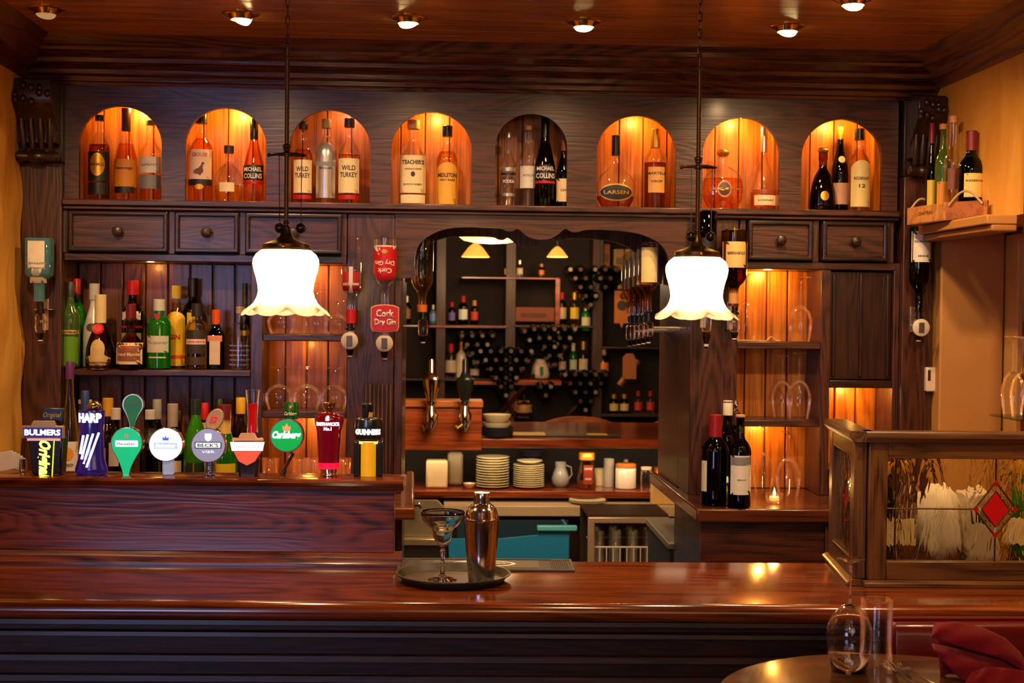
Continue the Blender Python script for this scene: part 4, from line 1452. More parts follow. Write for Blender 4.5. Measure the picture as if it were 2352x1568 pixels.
text('lettering', 'Original', .020, GOLD, hd_, (cc[0], -.0005, cc[1]), shear=.3, fit=.05)
MB().box(a[0] + .005, b[0] - .003, .003, .027, a[1] - .024, a[1] - .0005).build('handle_neck', flat((60, 46, 34), .4), t)
# 2 purple tapered tap
t, q, k = tap(210, 'purple tapered lager tap with white glowing harp-like bars and metal ball')
rr = [(q(247, 1088)[0], q(0, 1088)[1]), (q(246, 1078)[0], q(0, 1078)[1]), (q(240, 1060)[0], q(0, 1060)[1]), (q(235, 1000)[0], q(0, 1000)[1]), (q(241, 943)[0], q(0, 943)[1]), (q(238, 941)[0], q(0, 941)[1])]
rr = [(q(210 + w_, 1090)[0], q(210, y)[1]) for w_, y in ((34, 1088), (38, 1082), (37, 1074), (30, 1050), (28, 1000), (30, 945), (29, 941))]
PUR = flat((30, 22, 66), .18, emis=.25, ecol=(50, 30, 140), coat=.6)


def psurf(x_, z_):
    a_ = interp(rr, max(rr[0][1], min(z_, rr[-1][1])))
    qq = min(abs(x_) / a_, .985)
    return -a_ * .75 * math.sqrt(1 - qq * qq)


MB().lathe(rr, 32, sy=.75).build('body', PUR, t)
bs = MB()
for (x0, y0, x1, y1) in ((196, 998, 188, 1040), (207, 996, 192, 1052), (219, 994, 198, 1062), (231, 992, 205, 1070)):
    A, B = q(x0, y0), q(x1, y1)
    n = 6
    pp = []
    for i in range(n + 1):
        u = i / n
        pp.append((A[0] + (B[0] - A[0]) * u, psurf(A[0] + (B[0] - A[0]) * u, A[1] + (B[1] - A[1]) * u) - .002, A[1] + (B[1] - A[1]) * u))
    MB().tube(pp, .0030, 8).build('light_bar', lit((236, 240, 255), 3), t)
cc = q(210, 958)
text('lettering', 'HARP', .034, TXW, t, (cc[0], 0, cc[1]), bold=.05, fit=.064, surf=lambda a_, b_: psurf(a_, b_) - .001, ext=.001)
cc = q(217, 933)
MB().ball((cc[0], 0, cc[1] - .002), .0205, 18, sz=.85).build('ball_handle', flat((170, 150, 110), .2, 1), t)
MB().lathe([(.03, 0), (.03, .004), (.012, .006), (.012, rr[0][1])], 20).build('foot', CHROME, t)
# 3 green drop tap
t, q, k = tap(292, 'green drop-shaped lager tap with small green drop handle above')


def dropline(cx, cyy, r, bx_, by, n=26, up=False):
    C0, B0 = q(cx, cyy), q(bx_, by)
    r = r * k
    pts = []
    sgn = 1 if not up else 1
    for i in range(n + 1):
        a_ = -.55 + (PI + 1.1) * i / n
        pts.append((C0[0] + r * C_(a_), C0[1] + r * S(a_)))
    lft, rgt = pts[-1], pts[0]
    wb = .006
    L_, Rr = [], []
    for i in range(1, 7):
        u = i / 6
        e = (1 - u) ** 1.7
        L_.append((B0[0] - wb + (lft[0] - B0[0] + wb) * e, lft[1] + (B0[1] - lft[1]) * u))
        Rr.append((B0[0] + wb + (rgt[0] - B0[0] - wb) * e, rgt[1] + (B0[1] - rgt[1]) * u))
    return pts + L_ + Rr[::-1]


GRN = flat((0, 120, 70), .25, emis=.9, ecol=(0, 190, 120), coat=.5)
big = dropline(294, 1016, 36, 292, 1103)
MB().prism([(a * 1.0, b) for a, b in big], -.016, .016).build('chrome_rim', CHROME, t, .002)
cg = q(294, 1016)
MB().prism([(cg[0] + (a - cg[0]) * .93, cg[1] + (b - cg[1]) * .96) for a, b in big], -.0195, -.0162).build('green_lens', GRN, t)
a, b = q(269, 1010), q(320, 1024)
bn = MB().box(a[0], b[0], -.0225, -.0197, b[1], a[1]).build('banner', lit((250, 240, 245), 2.2), t, .001)
cc = q(294, 1017)
text('lettering', 'Heineken', .012, flat((10, 60, 30), .4), bn, (cc[0], -.0227, cc[1]), bold=.02, fit=.050)
cs = q(294, 1000)
MB().prism([(cs[0] + (.0065 if i % 2 == 0 else .0027) * S(PI * i / 5), cs[1] + (.0065 if i % 2 == 0 else .0027) * C_(PI * i / 5)) for i in range(10)], -.0215, -.0197).build(
    'red_star', lit((240, 60, 80), 1.2), t, smooth=False)
sm = dropline(305, 929, 24, 303, 985)
MB().prism(sm, .0, .020).build('handle_rim', flat((200, 180, 140), .15, 1), t, .002)
cg = q(305, 929)
hl = MB().prism([(cg[0] + (a - cg[0]) * .84, cg[1] + (b - cg[1]) * .92) for a, b in sm], -.003, -.0002).build('handle_lens', flat((16, 130, 50), .35, emis=.15), t)  # slight emission added to brighten the handle, which is no lamp
cc = q(305, 927)
text('lettering', 'Heineken', .007, flat((200, 90, 70), .4), hl, (cc[0], -.0035, cc[1]), fit=.032)
# 4 white disc tap
t, q, k = tap(386, 'white glowing disc tap with blue crest on a clear stem')
cc = q(384, 1019)
MB().box(-.014, .016, -.012, .012, 0, cc[1] - .036).build('stem', flat((190, 205, 230), .15, .3, emis=.25), t, .004)
disc(cc, .0475, -.02, .012).build('disc_rim', CHROME, t, .002)
fc = disc(cc, .0455, -.0225, -.0202).build('disc_face', lit((225, 235, 255), 1.5), t)
MB().box(cc[0] - .033, cc[0] + .033, -.0245, -.0227, cc[1] - .012, cc[1] + .006).build('banner', lit((150, 170, 240), 1.3), fc, .002)
text('lettering', 'Budweiser', .014, TXW, fc, (cc[0], -.0247, cc[1] - .003), shear=.25, bold=.02, fit=.056)
MB().prism([(cc[0] - .008, cc[1] + .012), (cc[0] + .008, cc[1] + .012), (cc[0] + .009, cc[1] + .022), (cc[0] + .003, cc[1] + .018), (cc[0], cc[1] + .026),
            (cc[0] - .003, cc[1] + .018), (cc[0] - .009, cc[1] + .022)], -.0242, -.0227).build('crest', lit((60, 80, 210), 1), fc, smooth=False)
# 5 grey disc tap
t, q, k = tap(482, 'grey disc tap with black bordered name strip and tan oval handle')
cc = q(481, 1021)
MB().box(-.014, .016, -.012, .012, 0, cc[1] - .036).build('stem', CHROME, t, .004)
MB().box(-.006, .009, -.0135, -.0121, .002, cc[1] - .040).build('stem_strip', BLACK, t)
for i, ch in enumerate("BECK'S"[:4]):
    text('lettering', ch, .016, flat((200, 205, 225), .4), t, (.0015, -.0137, cc[1] - .050 - i * .0145), fit=.009)
disc(cc, .0485, -.02, .012).build('disc_rim', CHROME, t, .002)
fc = disc(cc, .046, -.0225, -.0202).build('disc_face', flat((150, 150, 170), .3, .2, emis=.35, ecol=(170, 170, 210)), t)
MB().box(cc[0] - .037, cc[0] + .037, -.0245, -.0227, cc[1] - .008, cc[1] + .010).build('strip_border', BLACK, fc, .001)
MB().box(cc[0] - .034, cc[0] + .034, -.0255, -.0247, cc[1] - .0055, cc[1] + .0075).build('strip', lit((255, 255, 255), 2.2), fc)
text('lettering', "BECK'S", .014, flat((20, 20, 40), .4), fc, (cc[0], -.0257, cc[1] + .001), bold=.03, fit=.058)
text('lettering', "VIER", .010, lit((235, 235, 245), 1), fc, (cc[0], -.0229, cc[1] - .018), fit=.036)
MB().prism(outline('shield', .018, .022), -.0242, -.0227).build('crest', lit((250, 235, 240), 1.6), fc, loc=(cc[0], 0, cc[1] + .022), smooth=False)
ch = q(492, 964)
hn = MB().lathe([(0, -.006), (.021, -.006), (.023, 0), (.021, .006), (0, .006)], 30, sy=1.45).xf(
    Matrix.Translation((ch[0], .01, ch[1])) @ Matrix.Rotation(.5, 4, 'Y') @ Matrix.Rotation(PI / 2, 4, 'X')).build('oval_handle', flat((196, 152, 104), .4), t)
text('lettering', '57', .026, lit((230, 50, 40), .5), hn, (ch[0], .0025, ch[1]), bold=.04, shear=.2, fit=.024, rot=-.1)
MB().tube([(ch[0], .012, ch[1] - .02), (cc[0] + .005, .0, cc[1] + .04)], .008, 8).build('handle_neck', flat((196, 152, 104), .4), t)
# 6 red handled shield tap
t, q, k = tap(570, 'shield-topped ale tap with tall translucent red handle')
s6 = [(532, 1012), (612, 1012), (607, 1034), (590, 1058), (571, 1068), (552, 1058), (537, 1034)]
s6 = [q(*p) for p in s6]
b6 = [q(*p) for p in ((545, 1050), (598, 1050), (592, 1103), (552, 1103))]
MB().prism(b6, -.022, .022).build('body', flat((52, 34, 24), .25, .4), t, .008)
sh6 = MB().prism(s6, -.036, -.0225).build('shield', flat((150, 110, 80), .3, .7), t, .003)
MB().prism([q(*p) for p in ((533, 1012), (611, 1012), (607, 1032), (537, 1032))], -.0385, -.0365).build('white_banner', lit((250, 240, 230), 1.7), sh6)
MB().prism([q(*p) for p in ((541, 1034), (603, 1034), (589, 1056), (571, 1065), (553, 1056))], -.0385, -.0365).build('red_field', lit((230, 80, 50), .7), sh6)
cc = q(572, 1023)
text('lettering', 'FRANCISCAN', .009, flat((90, 110, 150), .4), sh6, (cc[0], -.0388, cc[1]), fit=.06)
MB().prism([q(*p) for p in ((534, 1010), (538, 1002), (550, 1004), (556, 992), (588, 992), (594, 1004), (606, 1002), (610, 1010))], -.034, -.024).build('scroll_top', flat((220, 160, 116), .4), sh6, .003)
z0_, z1_ = q(580, 992)[1], q(580, 895)[1]
hh_ = z1_ - z0_
xx_ = q(580, 940)[0]
MB().lathe([(.011, z0_), (.012, z0_ + hh_ * .4), (.0145, z0_ + hh_ * .68)], 20, xx_, 0).build('red_handle', flat((190, 10, 24), .15, emis=.25, coat=.8), t)
MB().lathe([(.0165, z0_ + hh_ * .0), (.014, z0_ + hh_ * .3), (.0175, z0_ + hh_ * .75), (.0205, z1_)], 20, xx_, 0).build('clear_sleeve', CLEARG, t)
# 7 green round tap with leaning stem
t, q, k = tap(648, 'round green lager tap on a slender leaning stem')
cc = q(660, 999)
MB().tube([(0, 0, 0), (q(655, 1075)[0], .0, q(655, 1075)[1]), (q(672, 1040)[0], 0, q(672, 1040)[1])], [.010, .0035, .007], 10).build('stem', flat((60, 40, 36), .3, .5), t)
MB().tube([(q(644, 1098)[0], -.006, .003), (q(675, 1030)[0], -.008, q(675, 1030)[1])], .0016, 6).build('chrome_wire', CHROME, t)
disc(cc, .0475, -.018, .014).build('disc_rim', flat((190, 170, 170), .2, 1), t, .003)
fc = disc(cc, .0435, -.0215, -.0182).build('disc_face', flat((0, 110, 40), .25, emis=.8, ecol=(0, 170, 70), coat=.4), t)
text('lettering', 'Carlsberg', .026, TXW, fc, (cc[0], -.022, cc[1] + .0), bold=.05, shear=.3, fit=.080)
MB().prism([(cc[0] + a * .011, cc[1] + .024 + b * .012) for a, b in ((-1, -.6), (0, -1.1), (1, -.6), (1, .4), (.5, 0), (0, 1), (-.5, 0), (-1, .4))], -.0235, -.0217).build(
    'crown', lit((226, 130, 90), 1), fc, smooth=False)
a, b = q(651, 962), q(686, 923)
hl = MB().lathe([(.018, a[1]), (.021, a[1] + .01), (.0215, b[1] - .008), (.018, b[1])], 24, (a[0] + b[0]) / 2, 0, sy=.6).build('handle', flat((10, 84, 24), .25, coat=.5), t)
text('lettering', 'Carlsberg', .014, flat((236, 226, 180), .4), hl, (q(668, 950)[0], -.0135, q(668, 950)[1]), shear=.3, bold=.03, fit=.034)
MB().ball((q(668, 935)[0], -.0125, q(668, 935)[1]), .006).build('crown', GOLD, hl)
# 8 dark red pint shaped tap
t, q, k = tap(755, 'dark red pint-shaped ale tap with chrome foot and knob')
pr_ = [(q(755 + w_, y)[0], q(755, y)[1]) for w_, y in ((24, 1076), (25, 1050), (29, 990), (35, 965), (34, 955), (26, 948), (10, 946))]
RD = flat((86, 4, 20), .15, emis=.22, ecol=(150, 0, 30), coat=.8)


def rsurf(x_, z_):
    a_ = interp(pr_, max(pr_[0][1], min(z_, pr_[-2][1])))
    qq = min(abs(x_) / a_, .985)
    return -a_ * .7 * math.sqrt(1 - qq * qq)


MB().lathe(pr_, 30, sy=.7).build('body', RD, t)
MB().lathe([(.024, 0), (.024, .004), (.022, .006), (.024, pr_[0][1] - .0005)], 24, sy=.8).build('chrome_foot', CHROME, t)
MB().lathe([(pr_[0][0] * 1.04, pr_[0][1]), (pr_[1][0] * 1.05, pr_[0][1] + .018)], 24, sy=.7, closed=False).build('glow_band', lit((255, 20, 60), .9), t)
cc = q(754, 972)
text('lettering', "SMITHWICK'S", .013, TXW, t, (cc[0], 0, cc[1]), bold=.04, fit=.064, surf=lambda a_, b_: rsurf(a_, b_) - .001, ext=.001)
cc = q(754, 960)
text('lettering', "S", .014, TXW, t, (cc[0], 0, cc[1]), bold=.04, fit=.012, surf=lambda a_, b_: rsurf(a_, b_) - .001, ext=.001)
cc = q(754, 983)
text('lettering', "No.1", .012, TXW, t, (cc[0], 0, cc[1]), bold=.04, fit=.022, surf=lambda a_, b_: rsurf(a_, b_) - .001, ext=.001)
MB().lathe([(.008, pr_[-1][1]), (.0085, q(0, 935)[1] - .0), (.014, q(0, 933)[1] + .002), (.0175, q(0, 926)[1]), (.017, q(0, 919)[1]), (.012, q(0, 918)[1])], 22).build('knob', flat((190, 150, 90), .2, 1), t)
# 9 black stout tap with golden column
t, q, k = tap(846, 'black stout tap with glowing golden column and dark cylinder handle')
dome = [(q(846 + w_, y)[0], q(846, y)[1]) for w_, y in ((28, 1008), (33, 1003), (33, 975), (31, 962), (24, 958))]
MB().lathe(dome, 30, sy=.75).build('head', flat((22, 24, 26), .25, coat=.5), t)
cs = q(846, 990)
text('lettering', 'GUINNESS', .020, TXW, t, (cs[0], 0, cs[1]), bold=.05, fit=.071, surf=lambda a_, b_: -.041 * .75 * math.sqrt(max(0, 1 - min(abs(a_) / .041, .985) ** 2)) - .001, ext=.001)
zt_ = q(0, 1008)[1]
MB().box(-.041, -.026, -.02, .02, 0, zt_).build('side_pillar', BLACK, t, .003)
MB().box(.026, .041, -.02, .02, 0, zt_).build('side_pillar', BLACK, t, .003)
MB().box(-.0255, .0255, .0, .015, 0, zt_).build('rear_panel', BLACK, t)
MB().lathe([(.0215, 0), (.0215, zt_ - .001)], 24, 0, -.008).build('golden_column', flat((190, 130, 20), .4, emis=.5, ecol=(250, 176, 20)), t)
MB().lathe([(.034, zt_ - .006), (.034, zt_ - .001), (0, zt_ - .001)], 26, 0, 0, sy=.75).build('glow_ring', lit((255, 220, 110), 2), t)
MB().lathe([(.0145, dome[-1][1]), (.0155, dome[-1][1] + .004), (.016, q(0, 922)[1]), (.012, q(0, 919)[1])], 22, q(852, 0)[0], 0).build('handle', BLACK, t)
hb = q(852, 951)
MB().prism([(hb[0] + a * .007, hb[1] + b * .009) for a, b in ((-1, -1), (0, -.7), (.6, -1), (1, 1), (.4, .6), (-.6, .9))], -.0175, -.0158).build('harp_emblem', GOLD, t, smooth=False)

# ------------------------------------------------------------------ pendant lamps over the bar
def shade_mat():
    mt, nt, out = newmat('opal_glass')
    N = nt.nodes.new
    tr = N('ShaderNodeBsdfTranslucent')
    tr.inputs[0].default_value = (1, .84, .55, 1)
    pr = N('ShaderNodeBsdfPrincipled')
    pr.inputs['Base Color'].default_value = (.95, .86, .68, 1)
    pr.inputs['Roughness'].default_value = .2
    ms = N('ShaderNodeMixShader')
    ms.inputs[0].default_value = .45
    nt.links.new(tr.outputs[0], ms.inputs[1])
    nt.links.new(pr.outputs[0], ms.inputs[2])
    nt.links.new(ms.outputs[0], out.inputs[0])
    return mt


OPAL = shade_mat()
PEND_W = 10


def pendant(x, yc, Y, k, label):
    """yc: photo row of the shade's upper rim"""
    X, zc = wpx(x, yc, Y)
    s = sc_(Y) * k
    t = thing('pendant_lamp', label, 'lamp', (X, Y, zc), 'ruffled opal pendant lamps over the bar')
    prof = [(50, 0), (58, -5), (68, -13), (74, -24), (75, -34), (72, -50), (67, -66), (63, -84), (62, -98), (65, -110), (72, -122), (82, -131), (92, -138), (99, -142)]
    n = len(prof)

    def wav(r, z, a, j):
        e = max(0, (j - (n - 6)) / 5)
        wv = abs(math.cos(a * 3.5 + .3))
        return r * (1 + .05 * e * (wv - .5)) * s, (z - e * e * 17 * (wv ** .7 - .35)) * s
    MB().lathe(prof, 112, wav=wav, closed=False).build('glass_shade', OPAL, t, sharp=2)
    MB().lathe([(55 * s, -4 * s), (56 * s, 2 * s), (53 * s, 3 * s), (53 * s, 9 * s), (55 * s, 10 * s), (40 * s, 15 * s), (26 * s, 20 * s), (16 * s, 28 * s), (11 * s, 38 * s), (9 * s, 50 * s)],
               30, closed=False).build('brass_gallery', BRONZE, t)
    for i in range(3):
        a = i * 2.1 + .5
        MB().ball((57 * s * C_(a), 57 * s * S(a), 5 * s), 3.5 * s, 8).build('thumb_screw', BRASS, t)
    top = (CEIL - zc)
    h1 = (yc - 108) * s
    MB().tube([(0, 0, 30 * s), (0, 0, h1)], 5.2 * s, 12).build('stem', BRONZE, t)
    for h, r in ((48, 9), (60, 7.5), (215 if k == 1 else 212, 10), (225, 8), (232, 10), (h1 / s - 30, 7), (h1 / s - 2, 8)):
        MB().ball((0, 0, h * s), r * s, 12, sz=.7).build('stem_collar', BRONZE, t)
    av = MB().tube([(-38 * s, 0, 212 * s), (-20 * s, 0, 214 * s), (20 * s, 0, 214 * s), (44 * s, 0, 212 * s)], [2.5 * s, 4 * s, 5 * s, 2.5 * s], 8)
    av.ball((-40 * s, 0, 212 * s), 5 * s, 8)
    av.build('tap_lever', BRONZE, t)['kind'] = 'stuff'
    for sx, bx_ in ((-17, -15), (34, 33)):
        MB().tube([(sx * s, 0, 211 * s), (bx_ * s, 0, 60 * s)], 1.1 * s, 5).build('pull_wire', BRONZE, t)
        MB().ball((bx_ * s, 0, 47 * s), 12 * s, 14).build('pull_weight', flat((70, 62, 50), .2, .9), t)
    # chain up to the ceiling
    nl = int((top - h1) / (20 * s))
    for i in range(nl):
        zz = h1 + (i + .5) * (top - h1) / nl
        rr_ = (top - h1) / nl * .62
        pts = [(4.5 * s * C_(a), 0, zz + rr_ * S(a)) for a in [2 * PI * j / 12 for j in range(13)]]
        if i % 2:
            pts = [(0, x_, z_) for x_, _, z_ in pts]
        MB().tube(pts, 1.3 * s, 5).build('chain_link', BRONZE, t)
    MB().lathe([(30 * s, top), (30 * s, top - 8 * s), (10 * s, top - 22 * s), (0, top - 22 * s)], 24).build('ceiling_rose', BRONZE, t)
    MB().ball((0, 0, -46 * s), 13 * s, 16, sz=1.4).build('bulb', flat((255, 240, 210), .5, emis=30, ecol=(255, 222, 170)), t)
    light('pendant_bulb_light', 'POINT', (X, Y, zc - 82 * s), PEND_W, (1, .72, .40), .016)
    return t


pendant(657, 571, -1.5, 1, 'ruffled opal glass pendant with bronze stem, over the beer tap ledge')
pendant(1601, 588, -1.47, .965, 'ruffled opal glass pendant with bronze stem, right of the hatch')

# ------------------------------------------------------------------ recessed ceiling spots
dn = ['unlit brass ceiling spot at the far left', 'lit brass ceiling spot tilted towards the left bottles', 'lit brass ceiling spot, second of the lit ones from the left',
      'lit brass ceiling spot, third of the lit ones from the left', 'brightest brass ceiling spot, above the right end of the back bar', 'brass ceiling spot closest to the right cornice']
for i, (x, on) in enumerate(DL):
    t = thing('ceiling_spot', dn[i], 'downlight', (x, DLY[i], CEIL), 'recessed spots in the ceiling')
    MB().lathe([(.036, 0), (.058, 0), (.058, -.002), (.052, -.005), (.040, -.004), (.036, 0)], 32, closed=False).build('trim_ring', BRASS, t)
    MB().lathe([(.040, -.001), (.036, -.010), (.033, -.020)], 28, closed=False).build('reflector', BRASS, t)
    tilt = Matrix.Translation((0, 0, -.018)) @ Matrix.Rotation((.0, .35, -.2, 0, .25, .2)[i], 4, 'Y') @ Matrix.Rotation(-.30, 4, 'X')
    MB().lathe([(0, -.001), (.029, -.003), (.031, .004), (.031, .016), (0, .016)], 26).xf(tilt).build(
        'lamp_face', flat((255, 244, 220), .4, emis=24 if i not in (0,) else .25, ecol=(255, 214, 140)), t)

# ------------------------------------------------------------------ on the bar
X, Yt = wz(1041, 1332, 1.0505)
tr_ = thing('serving_tray', 'round black non-slip serving tray on the bar', 'tray', (X, Yt, 1.0515))
MB().lathe([(0, 0), (.134, 0), (.148, .016), (.1535, .018), (.1535, .0205), (.1475, .0205), (.134, .004), (0, .004)], 72).build('rim', flat((52, 44, 36), .42), tr_, sharp=.5)
MB().lathe([(0, .0042), (.132, .0042), (.132, .0056), (0, .0056)], 60).build('grip_mat', flat((74, 58, 42), .4), tr_)
TZ = 1.0515 + .0058
X, Y_ = wz(1105, 1333, TZ)
sk = thing('cocktail_shaker', 'brushed steel cocktail shaker standing on the round tray', 'shaker', (X, Y_, TZ))
u = (Y_ + 5.1) / FPX
MB().lathe([(0, 0), (28 * u, 0), (30 * u, 3 * u), (35 * u, 60 * u), (39 * u, 115 * u), (40 * u, 136 * u), (40 * u, 140 * u), (38.5 * u, 141 * u), (0, 141 * u)], 56).build('cup', STEEL, sk)
MB().lathe([(39.2 * u, 141.2 * u), (40.5 * u, 144 * u), (38 * u, 148 * u), (36 * u, 160 * u), (31 * u, 170 * u), (23 * u, 177 * u), (18.5 * u, 180 * u), (0, 180 * u)], 56).build('strainer_top', STEEL, sk)
MB().lathe([(18.6 * u, 180.2 * u), (18 * u, 190 * u), (18.5 * u, 202 * u), (17.5 * u, 204 * u), (0, 204.5 * u)], 40).build('cap', STEEL, sk)
X, Y_ = wz(1016, 1331, TZ)
u = (Y_ + 5.1) / FPX
mg = thing('margarita_glass', 'empty margarita glass beside the steel shaker', 'glass', (X, Y_, TZ))
o_ = [(2, 74), (10, 80), (18, 90), (21.5, 100), (23, 112), (25, 118), (36, 126), (46, 138), (50, 150), (51, 158)]
inn = [(0, 77), (9, 82.5), (16.5, 91), (20, 101), (21.5, 112), (24, 120), (35, 128.5), (44.5, 139.5), (48.5, 150.5), (49.8, 158)]
MB().lathe([(r * u, z * u) for r, z in o_ + inn[::-1]], 60, closed=False).build('bowl', SG, mg, sharp=2)
MB().lathe([(33 * u, 0), (33 * u, 1.5 * u), (22 * u, 5 * u), (10 * u, 9 * u), (5 * u, 15 * u), (4.2 * u, 40 * u), (5 * u, 62 * u), (6.5 * u, 68 * u), (3 * u, 73.8 * u), (0, 73.8 * u)], 40).build(
    'stem_and_foot', SG, mg, sharp=2)
# bar mat
c4 = [wz(*p, 1.0507) for p in ((911, 1317), (1320, 1315), (1303, 1283), (926, 1282))]
mx_ = sum(p[0] for p in c4) / 4
my_ = sum(p[1] for p in c4) / 4
bm_ = thing('bar_mat', 'long grey rubber bar mat with ribbed ends and white oval emblem', 'bar mat', (mx_, my_, 1.0508), rz=BA)
hw, hh = .246, .085
RUB = flat((74, 66, 58), .5)
MB().prism([(-hw, -hh), (hw, -hh), (hw, hh), (-hw, hh)], 0, .003, plane='xy').build('mat_base', RUB, bm_, .002)
MB().prism([(-hw, -hh), (hw, -hh), (hw, hh), (-hw, hh)], .0031, .006, [[(-hw + .008, -hh + .008), (hw - .008, -hh + .008), (hw - .008, hh - .008), (-hw + .008, hh - .008)]],
           plane='xy').build('mat_rim', flat((84, 78, 70), .5), bm_, .001)
rb = MB()
for sgn in (-1, 1):
    for i in range(9):
        a = sgn * (hw - .06 + i * .0055)
        rb.box(a - .0013, a + .0013, -hh + .014, hh - .014, .0031, .0055)
for i in range(40):
    a = -.165 + i * .33 / 39
    rb.box(a - .0015, a + .0015, -hh + .010, -hh + .024, .0031, .0052)
rb.build('ribs', RUB, bm_)['kind'] = 'stuff'
MB().prism([(-.15, -hh + .034), (.15, -hh + .034), (.15, hh - .02), (-.15, hh - .02)], .0031, .0044, plane='xy').build('name_field', flat((92, 80, 66), .45), bm_)
MB().prism([(-.01 + .095 * C_(a), .004 + .046 * S(a)) for a in [2 * PI * i / 36 for i in range(36)]], .0046, .0056, plane='xy').build('oval_emblem', flat((226, 218, 200), .45), bm_)
MB().prism([(-.01 + .082 * C_(a), .004 + .033 * S(a)) for a in [2 * PI * i / 36 for i in range(36)]], .0057, .0062, plane='xy').build('oval_field', flat((90, 80, 70), .45), bm_)
lt = text('lettering', 'Guinness', .042, flat((230, 222, 204), .45), bm_, (0, 0, 0), bold=.04, fit=.135)
lt.rotation_euler = (-PI / 2, 0, 0)
lt.location = (-.01, .005, .0068)
# small things on the ledge at the far left
X, z_ = wpx(22, 1098, -.99)
nk = thing('paper_napkins', 'stack of folded white paper napkins at the left end of the ledge', 'napkins', (X, -1.0, HZ + .002))
for i in range(5):
    o = MB().box(-.026, .026, -.002, .002, 0, .052 - i * .003).xf(Matrix.Rotation(.12 * i - .2, 4, 'Y')).build('napkin', PAPER, nk, .0008)
    o.location = (.002 * i, -.012 + i * .0055, .006)
X, z_ = wpx(52, 1098, -.99)
c_ = thing('metal_pourer_cup', 'small steel cup behind the black cider tap at the left end', 'cup', (X, -.99, HZ + .002))
MB().lathe([(.010, 0), (.012, .002), (.012, .036), (.010, .036), (.010, .006), (0, .006)], 20).build('cup_wall', STEEL, c_)

# ------------------------------------------------------------------ stained glass partition at the right end of the bar
P0 = Vector((*wz(1989, 1346, 1.0505), 1.0515))
P1 = Vector((*wz(1930, 1284, 1.0505), 1.0515))
pt = thing('glass_partition', 'oak framed stained glass bar partition with red diamond panes', 'partition', P0)
k = sc_(P0.y)
PH = wpx(1989, 990, P0.y)[1] - 1.0515


